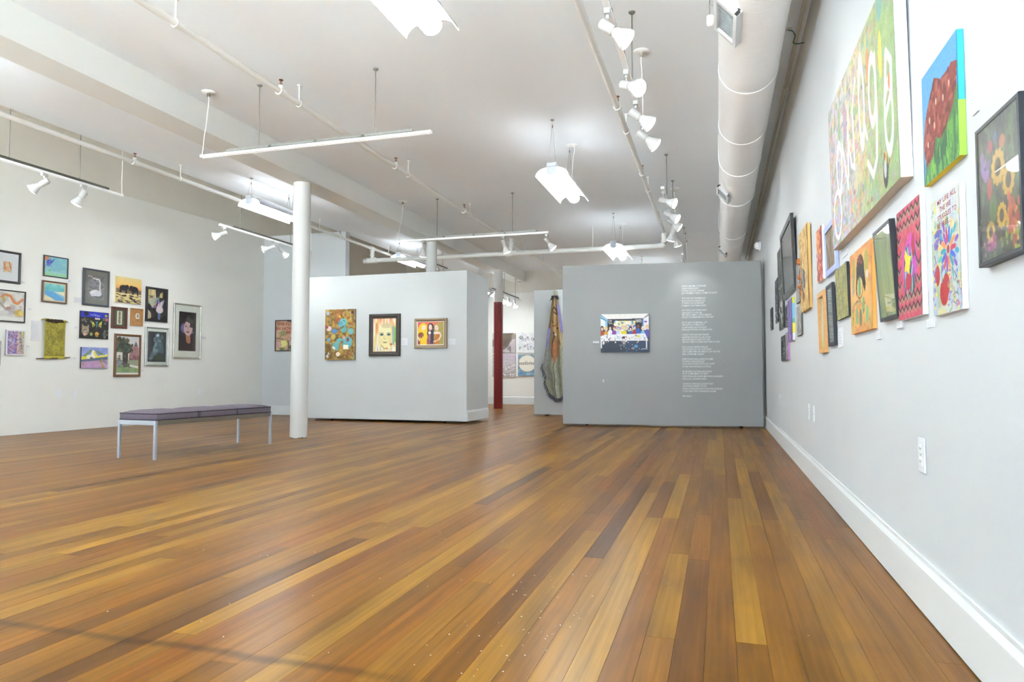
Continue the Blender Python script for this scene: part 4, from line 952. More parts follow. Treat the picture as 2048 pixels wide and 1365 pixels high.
def p_life():
    p = Pic(90, 122, (180, 188, 186)); p.wash((150, 168, 132), 8, 8, 0.5, 0.7, 0.8).wash((156, 176, 200), 7, 7, 0.55, 0.75, 0.9).wash((200, 194, 126), 9, 9, 0.6, 0.75, 0.8)
    p.rect(0.2, 0.0, 1, 0.2, (194, 200, 210), 0.7); p.dabs(30, [(120, 90, 180), (90, 80, 170)], (0.02, 0.05), (0.12, 0.28, 0.5, 0.42), 0.6, (80, 100))
    for k in range(14):
        a = k * 2 * math.pi / 14; c = [(190, 50, 80), (60, 90, 200), (40, 150, 170), (230, 130, 60), (150, 70, 170)][k % 5]
        p.ell(0.60 + 0.17 * math.cos(a), 0.48 + 0.17 * math.sin(a) * p.asp, 0.10, 0.032 * p.asp, c, math.degrees(a)); p.ell(0.60 + 0.30 * math.cos(a + 0.2), 0.48 + 0.30 * math.sin(a + 0.2) * p.asp, 0.07, 0.03 * p.asp, [(50, 150, 190), (120, 80, 190), (70, 180, 170), (240, 180, 90)][k % 4], math.degrees(a + 0.2))
    p.ell(0.6, 0.48, 0.05, 0.05 * p.asp, (170, 40, 60)); red = (180, 40, 44)
    p.ell(0.42, 0.82, 0.15, 0.115, red); p.ell(0.50, 0.77, 0.12, 0.10, red); p.ell(0.18, 0.66, 0.10, 0.09, (176, 44, 52)); p.line([(0.36, 0.73), (0.34, 0.60)], 0.02, (80, 170, 170)); p.line([(0.16, 0.58), (0.10, 0.48)], 0.014, (110, 60, 70))
    p.strokes(60, [(60, 120, 80), (190, 90, 120), (80, 90, 190), (220, 200, 70)], (0.04, 0.09), 0.01, (0.55, 0.66, 1, 0.98)); p.dabs(20, [(236, 210, 60), (120, 90, 190)], (0.015, 0.035), (0, 0.55, 0.14, 0.98)); p.dabs(14, [(226, 206, 70), (110, 160, 90)], (0.015, 0.03), (0, 0.02, 0.16, 0.4))
    return p.grain(5)
o, w, h = canvas(PR, 17.715, 17.961, 0.924, 1.256, 0.015, p_life(), 'white-edged canvas of flowers and red hearts lettered MY LIFE at the top', (240, 241, 243))
lt = mat('crimson_brush_lettering', (150, 36, 56), 0.6)
for i, (s, x, ww) in enumerate((('MY LIFE ALL', 0.26, 0.66), ('THE WE', 0.34, 0.40), ('STUGGLES TO', 0.26, 0.66), ('BE FREE...', 0.24, 0.48))):
    q = link('painted_words', text_mesh(s, h * 0.042, 0.0, w * ww, 0.01), lt, o); q.location = (-w / 2 + w * x, -0.0160, h * (0.935 - 0.067 * i))
def p_green():
    p = Pic(80, 96, (140, 176, 86)).grad([(0, (140, 170, 96)), (0.5, (136, 180, 80)), (1, (176, 190, 70))])
    p.wash((170, 200, 110), 5, 2, 0.45, 0.7, 0.8).wash((96, 140, 80), 6, 2, 0.55, 0.75, 0.8).wash((206, 196, 80), 4, 2, 0.6, 0.8, 0.7)
    p.poly([(0.62, 0), (0.86, 0), (0.70, 0.3)], (130, 120, 96), 0.7); p.line([(0.4, 0.1), (0.46, 0.5), (0.56, 0.8)], 0.03, (110, 140, 80), 0.6); p.line([(0.1, 0.94), (0.24, 0.90), (0.2, 0.96)], 0.008, (90, 110, 60))
    return p.grain(4)
framed(PR, 17.035, 17.306, 0.956, 1.305, 0.020, 0.013, (40, 44, 52), p_green(), 'leaning green abstract in a thin black frame', step=False, recess=0.004, tilt=0.020)
def p_orange():
    p = Pic(96, 96, (222, 146, 70)).grad([(0, (216, 136, 66)), (0.5, (222, 158, 84)), (1, (216, 146, 76))]); p.mott(0.12, 8, 8).wash((200, 170, 90), 7, 7, 0.55, 0.75, 0.6)
    ol = (160, 152, 60); k = (46, 42, 40)
    p.ell(0.20, 0.20, 0.07, 0.15, ol); p.ell(0.78, 0.20, 0.09, 0.13, ol); p.ell(0.16, 0.36, 0.06, 0.12, (150, 146, 96))
    p.ell(0.5, 0.26, 0.18, 0.18, k); p.poly([(0.33, 0.24), (0.67, 0.24), (0.74, 0.46), (0.70, 0.56), (0.56, 0.38), (0.5, 0.36), (0.40, 0.40), (0.30, 0.58), (0.28, 0.44)], k)
    p.ell(0.47, 0.46, 0.14, 0.13, (226, 170, 84)); p.ring(0.47, 0.47, 0.14, 0.13, 0.012, (70, 60, 50)); p.ell(0.46, 0.46, 0.06, 0.12, (80, 160, 110))
    for x, y, c in ((0.62, 0.70, (110, 166, 96)), (0.3, 0.80, (110, 166, 110)), (0.48, 0.83, (110, 112, 84)), (0.78, 0.82, (120, 172, 110)), (0.11, 0.80, (170, 164, 50))): p.ell(x, y, 0.06, 0.105, c)
    p.line([(0.08, 0.72), (0.2, 0.64), (0.36, 0.62), (0.5, 0.64)], 0.02, (140, 130, 80)); p.dabs(8, [(70, 60, 70), (190, 60, 50)], (0.012, 0.022), (0.1, 0.55, 0.9, 0.96)); p.strokes(26, [(196, 84, 60), (120, 90, 90)], (0.02, 0.05), 0.008, (0.1, 0.05, 0.95, 0.95)); p.ell(0.80, 0.36, 0.05, 0.05, (190, 186, 186)); p.ell(0.14, 0.48, 0.04, 0.05, (150, 150, 150))
    p.strokes(14, [(190, 80, 60)], (0.02, 0.06), 0.01, (0.36, 0.08, 0.64, 0.2))
    return p.grain(4)
canvas(PR, 16.401, 16.881, 0.942, 1.314, 0.015, p_orange(), 'orange canvas with a black-haired head and green leaf shapes', (238, 166, 84))
def p_dusty():
    p = Pic(60, 70, (150, 146, 84)); p.mott(0.15, 20, 6).wash((120, 136, 110), 14, 5, 0.5, 0.7, 0.7).wash((180, 166, 80), 12, 4, 0.58, 0.75, 0.7).wash((110, 110, 86), 26, 30, 0.55, 0.7, 0.5)
    p.strokes(40, [(120, 116, 70), (176, 166, 100)], (0.1, 0.3), 0.01, (0, 0.25, 0.8, 0.9), (-6, 6), 0.6); return p.grain(7)
canvas(PR, 15.98, 16.325, 1.039, 1.305, 0.013, p_dusty(), 'dusty green canvas with faint scratched lines, black edges', (52, 54, 60), 0.006)
def p_brown():
    p = Pic(44, 60, (132, 114, 86)); p.mott(0.15, 12, 4).wash((108, 88, 76), 8, 3, 0.5, 0.7, 0.7).wash((160, 140, 96), 10, 4, 0.6, 0.8, 0.6); return p.grain(6)
framed(PR, 15.62, 16.0, 1.316, 1.60, 0.016, 0.034, (158, 170, 218), p_brown(), 'brown picture in a wide lavender frame tucked behind the largest canvas', step=False, recess=0.008, glazed=False, tilt=0.008)
def p_red():
    p = Pic(50, 74, (196, 84, 46)).grad([(0, (222, 120, 50)), (0.35, (214, 120, 56)), (0.6, (170, 60, 60)), (1, (186, 80, 56))]); p.wash((236, 160, 70), 6, 12, 0.5, 0.7, 0.8).wash((134, 36, 52), 7, 10, 0.55, 0.72, 0.9).wash((236, 190, 170), 14, 16, 0.68, 0.8, 0.7)
    p.poly([(0.8, 0.0), (1, 0), (1, 0.6), (0.85, 0.5)], (150, 40, 60)); return p.grain(6)
canvas(PR, 15.285, 15.529, 1.326, 1.653, 0.017, p_red(), 'small fiery red and orange canvas with white sides', (236, 236, 236), 0.003)
def p_pale():
    p = Pic(30, 50, (176, 170, 140)).grad([(0, (150, 140, 110)), (0.5, (196, 186, 150)), (1, (196, 190, 120))]); p.wash((206, 200, 176), 5, 3, 0.5, 0.7, 0.8); return p.grain(5)
framed(PR, 15.31, 15.575, 0.883, 1.256, 0.020, 0.030, (206, 156, 96), p_pale(), 'deep light-oak box frame below the fiery canvas', step=False, recess=0.016, glazed=False, rough=0.5, tilt=0.005)
def p_teal():
    p = Pic(34, 50, (120, 146, 134)).grad([(0, (120, 110, 100)), (0.12, (110, 140, 140)), (0.8, (130, 156, 126)), (1, (140, 120, 100))]); p.wash((160, 140, 80), 8, 3, 0.6, 0.75, 0.8).wash((96, 126, 130), 8, 3, 0.5, 0.7, 0.6); return p.grain(6)
framed(PR, 15.675, 15.895, 0.912, 1.259, 0.016, 0.022, (44, 48, 56), p_teal(), 'teal picture in a black frame right of the oak box frame', step=False, recess=0.007, tilt=0.009)
def p_gold():
    p = Pic(70, 90, (196, 158, 90)); p.mott(0.12, 10, 10).wash((166, 124, 66), 10, 14, 0.55, 0.7, 0.7).wash((216, 184, 110), 12, 16, 0.55, 0.7, 0.7)
    fig = np.zeros((90, 70)); 
    p.line([(0.38, 0.34), (0.36, 0.5), (0.40, 0.66), (0.5, 0.84)], 0.10, (120, 84, 50)); p.ell(0.52, 0.62, 0.16, 0.13, (92, 84, 84)); p.line([(0.5, 0.5), (0.54, 0.76)], 0.05, (150, 146, 140)); p.line([(0.70, 0.06), (0.80, 0.14), (0.76, 0.28), (0.66, 0.36)], 0.012, (86, 70, 46)); p.line([(0.15, 0.10), (0.36, 0.10), (0.30, 0.24)], 0.012, (86, 70, 46)); p.dabs(10, [(150, 84, 40), (120, 70, 40)], (0.02, 0.04), (0.05, 0.45, 0.3, 0.8))
    p.relief = vnoise(70, 90, 12, 16, 5) * 0.5 + np.exp(-((p.X - 0.45) / 0.16) ** 2 - ((p.Y - 0.55) / 0.3) ** 2) + 0.7 * vnoise(70, 90, 30, 36, 8) * np.exp(-((p.X - 0.35) / 0.3) ** 2)
    return p.grain(8)
o, w, h = canvas(PR, 14.42, 14.90, 1.212, 1.798, 0.020, p_gold(), 'tall gold-toned wood slab with rough sculpted relief', (206, 166, 100), 0.008, relief=0.010)
for i, (x, z, s) in enumerate(((-0.46, 0.66, 0.03), (-0.40, 0.46, 0.022), (-0.42, 0.34, 0.028), (-0.38, 0.25, 0.02))):
    MB().lathe([(s * 0.2, -0.02), (s, 0.0), (s * 0.7, 0.02), (s * 0.1, 0.03)], 7, Matrix.Translation((w * x, -0.022, h * z)) @ Matrix.Rotation(1.2 + i, 4, 'X')).build('relief_knob', mat('relief_brown', (170, 104, 52), 0.7), o)
def p_grey():
    p = Pic(60, 76, (150, 154, 152)).grad([(0, (156, 160, 160)), (1, (128, 130, 132))]); p.poly([(0.72, 0), (0.94, 0), (0.94, 1), (0.80, 1), (0.78, 0.5)], (150, 108, 100)); p.wash((120, 124, 124), 6, 4, 0.55, 0.7, 0.6)
    p.line([(0.05, 0.55), (0.3, 0.34), (0.55, 0.24), (0.7, 0.1)], 0.012, (90, 90, 92)); p.ell(0.42, 0.52, 0.13, 0.24, (120, 112, 110), 10, 0.7); p.line([(0.34, 0.4), (0.44, 0.75)], 0.02, (104, 90, 90)); return p.grain(4)
framed(PR, 12.98, 13.99, 1.455, 2.074, 0.026, 0.045, (46, 46, 46), p_grey(), 'large grey portrait in a heavy black frame, tilted forward', step=False, recess=0.012, tilt=0.024)
def p_bw(seed, tint, n=30):
    p = Pic(30, 70, (36, 38, 36)); p.seed = seed; p.wash(tint, 6, 14, 0.55, 0.7, 0.7).wash((200, 200, 196), 6, 12, 0.68, 0.76, 0.9, (p.Y > 0.45)); return p.grain(8)
framed(PR, 12.30, 12.84, 1.205, 2.022, 0.014, 0.012, (36, 36, 34), p_bw(3, (80, 104, 70)), 'tall dark green and black picture behind the large grey portrait', step=False, recess=0.003, glazed=False, tilt=0.008)
framed(PR, 11.82, 12.17, 1.314, 1.785, 0.014, 0.012, (36, 38, 44), p_bw(9, (110, 130, 190)), 'narrow dark picture with blue streaks left of the tall dark one', step=False, recess=0.003, glazed=False)
framed(PR, 11.09, 11.34, 1.28, 1.541, 0.018, 0.014, (48, 48, 50), p_bw(14, (110, 110, 116)), 'smallest dark picture, farthest along the right wall', step=False, recess=0.004, glazed=False)
def p_mist(seed, c):
    p = Pic(30, 44, c); p.seed = seed; p.mott(0.2, 6, 8).wash((170, 170, 166), 5, 6, 0.6, 0.8, 0.6).wash((150, 110, 112), 6, 6, 0.66, 0.8, 0.5); return p.grain(5)
canvas(PR, 13.99, 14.25, 1.321, 1.633, 0.012, p_mist(4, (136, 136, 134)), 'thin grey panel just right of the large black frame', (84, 86, 84))
canvas(PR, 13.985, 14.305, 1.059, 1.292, 0.012, p_mist(8, (146, 146, 140)), 'grey-beige panel under the thin grey panel', (92, 96, 92))
framed(PR, 13.02, 13.31, 1.192, 1.394, 0.016, 0.022, (42, 42, 44), p_bw(21, (90, 96, 96)), 'small black frame under the large grey portrait', step=False, recess=0.005, glazed=False)
def p_purple():
    p = Pic(40, 70, (96, 84, 156)); p.wash((130, 110, 190), 8, 3, 0.5, 0.7, 0.8).wash((66, 58, 120), 9, 3, 0.55, 0.7, 0.8).wash((190, 150, 206), 12, 3, 0.68, 0.8, 0.7); p.ell(0.5, 0.9, 0.16, 0.06, (190, 110, 180)); return p.grain(5)
o, w, h = canvas(PR, 13.30, 13.72, 1.043, 1.409, 0.019, p_purple(), 'violet streaked canvas with a yellow and blue painted side', (236, 236, 238))
for z0, z1, c in ((0.17, 0.40, (240, 226, 50)), (0.40, 0.50, (110, 170, 150)), (0.50, 0.86, (120, 196, 224)), (0.86, 1.0, (206, 220, 60))):
    MB().box((w / 2, -0.0095, h * (z0 + z1) / 2), (0.0014, 0.0192, h * (z1 - z0))).build('painted_edge', mat('edge_%d_%d_%d' % c, c, 0.6), o)
framed(PR, 12.58, 13.02, 0.884, 1.126, 0.022, 0.050, (44, 44, 44), p_bw(30, (110, 130, 130)), 'lowest black-framed picture, below the tall dark one', step=False, recess=0.008, glazed=False)
canvas(PR, 13.026, 13.26, 0.888, 1.138, 0.018, p_mist(12, (134, 128, 134)), 'brown to blue canvas with a pink side beside the lowest black frame', (206, 150, 206))

# ================================================================== LEFT WALL
def p_l1():
    p = Pic(40, 50, (226, 206, 170)); p.wash((224, 130, 60), 6, 6, 0.45, 0.65, 0.9).wash((150, 160, 90), 7, 7, 0.6, 0.75, 0.8).wash((196, 90, 50), 8, 8, 0.65, 0.75, 0.8); return p.grain(6)
framed(PL, -0.217, 0.102, 1.856, 2.246, 0.025, 0.026, (46, 46, 50), p_l1(), 'black-framed small orange sketch on a wide white mount, at the left edge', matw=(0.085, 0.105), mcol=(214, 218, 222))
def p_l2():
    p = Pic(84, 74, (222, 222, 214)); p.wash((196, 196, 190), 5, 5, 0.5, 0.75, 0.8)
    p.line([(0.35, 0.2), (0.45, 0.12), (0.6, 0.16), (0.7, 0.36), (0.8, 0.4), (0.95, 0.24)], 0.05, (222, 120, 50), 0.9); p.line([(0.3, 0.4), (0.5, 0.66), (0.7, 0.72), (0.9, 0.6)], 0.04, (150, 140, 136), 0.7); p.ell(0.4, 0.28, 0.05, 0.10, (206, 180, 90)); p.ell(0.86, 0.72, 0.16, 0.10, (216, 176, 60)); p.ell(0.94, 0.72, 0.10, 0.09, (226, 206, 120)); p.ell(0.55, 0.58, 0.08, 0.05, (196, 110, 70)); p.ell(0.48, 0.78, 0.24, 0.12, (206, 206, 204)); p.ell(0.15, 0.5, 0.14, 0.2, (190, 170, 140)); p.wash((170, 160, 166), 9, 9, 0.62, 0.75, 0.6)
    p.rect(0, 0.86, 1, 1, (226, 226, 220)); return p.grain(4)
framed(PL, -0.272, 0.177, 1.381, 1.77, 0.022, 0.014, (46, 40, 42), p_l2(), 'large orange and grey abstract in a thin dark frame at the left edge')
framed(PL, -0.324, -0.103, 0.844, 1.146, 0.022, 0.012, (150, 150, 152), p_mist(40, (186, 188, 186)), 'grey-framed picture just showing at the left edge')
def p_l4():
    p = Pic(50, 64, (206, 208, 208))
    cols = [(120, 96, 180), (150, 150, 160), (150, 110, 170), (110, 110, 180), (206, 170, 150), (170, 160, 140), (170, 180, 130)]
    for i, c in enumerate(cols): p.rect(0.08 + i * 0.12, 0.05, 0.08 + (i + 1) * 0.12, 0.95, c)
    p.wash((196, 180, 206), 14, 18, 0.55, 0.7, 0.7).wash((90, 90, 150), 14, 18, 0.6, 0.72, 0.6).wash((190, 130, 150), 12, 14, 0.6, 0.75, 0.6); p.rect(0, 0, 0.07, 1, (208, 210, 212)); p.rect(0.93, 0, 1, 1, (206, 210, 206)); p.rect(0, 0, 1, 0.045, (210, 212, 214)); p.rect(0, 0.955, 1, 1, (206, 208, 210)); p.ell(0.85, 0.12, 0.04, 0.06, (200, 216, 70)); return p.grain(10)
canvas(PL, -0.049, 0.182, 0.976, 1.285, 0.024, p_l4(), 'purple striped canvas with a pale border below the big abstract', (150, 152, 156))
def p_bird():
    p = Pic(60, 54, (130, 190, 200)).grad([(0, (120, 190, 206)), (0.7, (120, 180, 200)), (0.82, (150, 200, 210)), (0.86, (150, 206, 150)), (1, (140, 206, 140))]); p.wash((140, 200, 196), 6, 5, 0.5, 0.75, 0.7)
    p.ell(0.07, 0.08, 0.12, 0.12, (214, 130, 90)); b = (66, 84, 190)
    p.ell(0.17, 0.32, 0.10, 0.16, b); p.poly([(0.16, 0.3), (0.46, 0.06), (0.3, 0.36)], b); p.poly([(0.18, 0.3), (0.24, 0.04), (0.30, 0.3)], (80, 96, 200)); p.strokes(22, [b, (100, 120, 210)], (0.06, 0.14), 0.012, (0.1, 0.28, 0.24, 0.46)); p.ell(0.22, 0.72, 0.05, 0.04, (90, 180, 100)); p.line([(0.21, 0.74), (0.21, 0.9)], 0.008, (110, 170, 140)); return p.grain(4)
framed(PL, 0.393, 0.725, 2.001, 2.275, 0.022, 0.014, (52, 50, 54), p_bird(), 'upper of the two small seascapes, with a blue bird', glazed=False)
def p_beach():
    p = Pic(60, 50, (120, 196, 206)).grad([(0, (130, 206, 206)), (0.35, (96, 186, 190)), (0.5, (130, 196, 214)), (1, (110, 170, 216))]); p.wash((80, 170, 180), 6, 5, 0.5, 0.7, 0.6, (p.Y < 0.45)); p.poly([(0.5, 0.50), (1, 0.42), (1, 0.72), (0.8, 0.6)], (222, 214, 180)); p.poly([(0, 0.46), (0.4, 0.46), (0.95, 0.86), (0.95, 1), (0.5, 1), (0, 0.6)], (90, 160, 216)); p.poly([(0, 0.72), (0.3, 0.84), (0.55, 1), (0, 1)], (222, 214, 170)); return p.grain(4)
framed(PL, 0.382, 0.717, 1.668, 1.947, 0.024, 0.018, (92, 66, 50), p_beach(), 'lower of the two small seascapes, a sandy beach in a brown frame', matw=0.016, mcol=(206, 192, 160), lip=(0.004, (200, 180, 140)), glazed=False)
def scroll():
    o = thing('fabric_scroll', PL.at(0.565, 0.945), 'chartreuse cloth scroll hung from a stick, with a brown fringe at the top', 'wall hanging', rz=PL.ang)
    p = Pic(60, 100, (158, 150, 56)); p.mott(0.12, 8, 14).wash((128, 118, 50), 20, 26, 0.5, 0.7, 0.8).wash((180, 170, 60), 6, 10, 0.55, 0.75, 0.7); p.rect(0, 0, 0.07, 1, (176, 168, 50), 0.8); p.rect(0.90, 0, 1, 1, (170, 158, 56), 0.7); p.rect(0, 0.90, 1, 0.925, (120, 104, 48)); p.rect(0, 0.925, 1, 1, (186, 178, 50)); p.strokes(120, [(112, 102, 46), (130, 120, 50)], (0.02, 0.06), 0.008, (0.1, 0.1, 0.9, 0.86), (-20, 20)); p.grain(8)
    p.relief = 0.5 + 0.5 * np.sin(p.X * 9 + 2 * np.sin(p.Y * 3)) * (0.4 + 0.6 * p.Y)
    w = 0.282; sheet('cloth', p, -w / 2, w / 2, 0.0, 0.492, -0.020, o, 'cloth', 0.012)
    st = mat('scroll_stick', (160, 146, 66), 0.7); sb = mat('bare_stick', (110, 86, 66), 0.8)
    MB().tube([(-0.185, -0.02, 0.497), (-0.14, -0.02, 0.505), (0, -0.022, 0.498), (0.15, -0.02, 0.492), (0.18, -0.02, 0.486)], [0.004, 0.011, 0.013, 0.012, 0.004], 10).build('top_stick', st, o, True)
    MB().tube([(-0.235, -0.02, -0.004), (-0.14, -0.018, 0.0), (0.0, -0.02, 0.004), (0.15, -0.02, 0.016), (0.225, -0.02, 0.024)], [0.005, 0.007, 0.009, 0.007, 0.004], 10).build('bottom_stick', sb, o, True)
    fr = MB(); r = random.Random(4)
    for i in range(110):
        x = r.uniform(-0.125, 0.095); e = 1 - abs(x + 0.015) / 0.12
        fr.tube([(x, -0.030 - r.uniform(0, 0.008), 0.505 + r.uniform(-0.01, 0.008)), (x + r.uniform(-0.02, 0.02), -0.036, 0.490), (x + r.uniform(-0.03, 0.03), -0.034, 0.478 - 0.024 * max(e, 0) * r.random())], 0.0028, 4)
    f = fr.build('brown_fringe', mat('brown_yarn', (72, 58, 46), 0.95), o); f['kind'] = 'stuff'
scroll()
def p_swan():
    p = Pic(60, 84, (118, 116, 122)).grad([(0, (90, 84, 86)), (0.3, (120, 120, 130)), (1, (110, 112, 108))]); p.wash((150, 150, 160), 4, 20, 0.55, 0.75, 0.6).wash((80, 80, 80), 5, 18, 0.6, 0.75, 0.5)
    p.dabs(10, [(200, 130, 130), (230, 230, 230), (120, 130, 90)], (0.02, 0.04), (0, 0, 0.5, 0.08)); p.ell(0.85, 0.12, 0.10, 0.06, (90, 92, 70)); wv = (226, 226, 232)
    p.ell(0.46, 0.72, 0.30, 0.13, wv); p.ell(0.62, 0.74, 0.22, 0.11, (214, 214, 226)); p.ell(0.2, 0.72, 0.08, 0.09, wv, 30); p.ell(0.28, 0.82, 0.12, 0.06, (206, 206, 218)); p.line([(0.74, 0.66), (0.72, 0.46), (0.73, 0.26), (0.66, 0.15), (0.54, 0.13)], 0.052, wv); p.ell(0.50, 0.145, 0.09, 0.035, wv); p.line([(0.46, 0.17), (0.40, 0.20)], 0.02, (60, 56, 56)); p.ell(0.34, 0.12, 0.10, 0.04, (190, 190, 196)); return p.grain(5)
framed(PL, 0.946, 1.347, 1.683, 2.19, 0.025, 0.026, (62, 68, 80), p_swan(), 'swan photograph on a grey mount in a slate frame', matw=(0.052, 0.062), mcol=(112, 114, 104))
def p_eleph():
    p = Pic(70, 66, (230, 200, 120)).grad([(0, (226, 206, 140)), (0.28, (240, 196, 106)), (0.44, (240, 160, 90)), (0.47, (140, 110, 84)), (0.60, (120, 100, 80)), (0.64, (226, 206, 140)), (1, (200, 180, 120))]); k = (44, 40, 44)
    p.ell(0.30, 0.42, 0.17, 0.11, k); p.poly([(0.14, 0.42), (0.22, 0.42), (0.20, 0.62), (0.12, 0.62)], k); p.poly([(0.36, 0.42), (0.44, 0.44), (0.42, 0.64), (0.36, 0.64)], k); p.ell(0.42, 0.38, 0.08, 0.09, k); p.line([(0.45, 0.38), (0.51, 0.44), (0.50, 0.50)], 0.02, k)
    p.ell(0.70, 0.44, 0.17, 0.12, k); p.poly([(0.64, 0.46), (0.71, 0.46), (0.69, 0.66), (0.63, 0.66)], k); p.poly([(0.82, 0.46), (0.88, 0.44), (0.88, 0.68), (0.83, 0.68)], k); p.ell(0.59, 0.39, 0.08, 0.09, k); p.line([(0.55, 0.40), (0.51, 0.44), (0.52, 0.50)], 0.02, k)
    p.seed = 5; r = random.Random(2)
    for i in range(34): p.ell(r.random(), r.uniform(0.68, 1), r.uniform(0.05, 0.13), r.uniform(0.010, 0.022), k, r.uniform(-12, 14))
    return p.grain(4)
canvas(PL, 1.451, 1.877, 1.772, 2.143, 0.022, p_eleph(), 'sunset canvas with two elephant silhouettes touching trunks', (226, 208, 150))
def p_coll():
    p = Pic(74, 66, (46, 44, 42)); p.mott(0.2, 8, 8); p.poly([(0, 0), (1, 0.02), (1, 0.16), (0.8, 0.24), (0.55, 0.2), (0, 0.22)], (40, 48, 190)); p.ell(0.19, 0.08, 0.08, 0.09, (34, 32, 50)); p.scribble(0.34, 0.13, 0.34, 0.09, 14, (150, 170, 230), 0.012, 3)
    cat_ = (150, 132, 110); p.ell(0.17, 0.72, 0.13, 0.17, cat_); p.poly([(0.04, 0.62), (0.06, 0.46), (0.14, 0.60)], cat_); p.poly([(0.20, 0.58), (0.29, 0.48), (0.30, 0.64)], cat_); p.dabs(24, [(90, 76, 62), (196, 180, 160)], (0.01, 0.02), (0.06, 0.56, 0.28, 0.88)); p.ell(0.15, 0.86, 0.05, 0.05, (214, 170, 150)); p.ell(0.12, 0.70, 0.02, 0.02, (60, 66, 40)); p.ell(0.22, 0.70, 0.02, 0.02, (60, 66, 40))
    yl = (190, 190, 60); p.poly([(0.38, 0.34), (0.46, 0.4), (0.52, 0.5), (0.40, 0.48)], yl); p.poly([(0.76, 0.32), (0.66, 0.42), (0.62, 0.5), (0.74, 0.48)], yl); p.poly([(0.40, 0.5), (0.5, 0.52), (0.42, 0.58)], (150, 160, 80)); p.poly([(0.62, 0.52), (0.74, 0.5), (0.72, 0.58)], (170, 170, 80)); p.line([(0.54, 0.36), (0.57, 0.44), (0.57, 0.56)], 0.014, (70, 150, 190)); p.line([(0.60, 0.36), (0.57, 0.44)], 0.014, (70, 150, 190))
    p.rect(0.5, 0.22, 0.68, 0.28, (210, 196, 196)); p.ell(0.92, 0.26, 0.06, 0.07, (190, 100, 130)); p.ell(0.82, 0.26, 0.05, 0.06, (80, 120, 70)); p.ell(0.9, 0.12, 0.05, 0.05, (170, 180, 50)); p.ell(0.38, 0.84, 0.05, 0.06, (150, 160, 80)); p.ell(0.58, 0.82, 0.07, 0.07, (210, 150, 50)); p.ell(0.58, 0.89, 0.06, 0.05, (150, 120, 60)); p.dabs(10, [(110, 100, 80), (96, 110, 96), (130, 120, 100)], (0.02, 0.045), (0.05, 0.25, 0.4, 0.4)); p.dabs(8, [(96, 110, 100), (110, 120, 110)], (0.02, 0.05), (0.84, 0.38, 0.98, 0.95)); return p.grain(5)
canvas(PL, 0.920, 1.346, 1.232, 1.601, 0.022, p_coll(), 'black collage with a blue band, a spotted cat and a butterfly', (60, 52, 48))
def p_land():
    p = Pic(74, 54, (128, 146, 210)); p.wash((150, 164, 220), 6, 6, 0.5, 0.75, 0.7); p.poly([(0, 0.46), (0.3, 0.36), (0.62, 0.4), (1, 0.30), (1, 0.52), (0, 0.62)], (226, 222, 190)); p.poly([(0, 0.44), (0.22, 0.44), (0.18, 0.6), (0, 0.6)], (228, 214, 60)); p.poly([(0.6, 0.42), (0.78, 0.40), (1, 0.32), (1, 0.4), (0.66, 0.54)], (230, 216, 70))
    p.poly([(0.05, 0.44), (0.34, 0.12), (0.42, 0.12), (0.16, 0.44)], (120, 150, 70)); p.poly([(0.48, 0.12), (0.62, 0.18), (0.92, 0.36), (0.72, 0.34)], (120, 156, 70)); p.poly([(0.40, 0.12), (0.5, 0.16), (0.56, 0.44), (0.32, 0.5)], (230, 228, 206)); p.poly([(0.44, 0.2), (0.5, 0.2), (0.68, 0.5), (0.54, 0.5)], (226, 212, 70)); p.rect(0.32, 0.46, 0.42, 0.56, (110, 110, 116))
    p.poly([(0, 0.60), (0.35, 0.54), (1, 0.42), (1, 0.58), (0, 0.72)], (104, 120, 140)); p.poly([(0, 0.70), (1, 0.58), (1, 1), (0, 1)], (186, 146, 190)); p.poly([(0.66, 0.62), (0.76, 0.62), (0.90, 1), (0.80, 1)], (180, 146, 90)); p.poly([(0.02, 0.76), (0.1, 0.72), (0.06, 1), (0.02, 1)], (176, 146, 96)); p.poly([(0.7, 0.56), (0.8, 0.52), (1, 0.78), (1, 0.86)], (130, 140, 140)); p.wash((200, 166, 196), 6, 8, 0.5, 0.75, 0.6, (p.Y > 0.72)); return p.grain(5)
canvas(PL, 0.946, 1.348, 0.826, 1.111, 0.022, p_land(), 'flat yellow and violet landscape canvas below the collage', (70, 76, 96))
def p_calli():
    p = Pic(24, 54, (206, 200, 170)); r = random.Random(5)
    for i in range(9): p.line([(0.25 + 0.1 * r.random(), 0.08 + i * 0.1), (0.5, 0.05 + i * 0.1 + 0.04), (0.75, 0.09 + i * 0.1)], 0.07, (56, 58, 50)); p.line([(0.5, 0.05 + i * 0.1), (0.45, 0.13 + i * 0.1)], 0.06, (56, 58, 50))
    return p.grain(5)
framed(PL, 1.398, 1.655, 1.398, 1.703, 0.025, 0.036, (96, 54, 42), p_calli(), 'small calligraphy strip on green in a red-brown frame', matw=(0.050, 0.020), mcol=(78, 86, 70), glazed=False)
def p_oval():
    p = Pic(40, 50, (176, 126, 72)); p.mott(0.06, 6, 6); p.ell(0.56, 0.44, 0.20, 0.20, (214, 212, 206)); p.ell(0.58, 0.42, 0.09, 0.12, (150, 130, 100)); p.ell(0.56, 0.66, 0.08, 0.04, (140, 90, 70)); p.strokes(8, [(120, 80, 50)], (0.05, 0.1), 0.012, (0.4, 0.7, 0.7, 0.8)); return p.grain(4)
framed(PL, 1.714, 1.927, 1.453, 1.71, 0.022, 0.014, (182, 134, 78), p_oval(), 'small honey-coloured wood picture with a white oval', glazed=False, lip=(0.003, (130, 90, 50)))
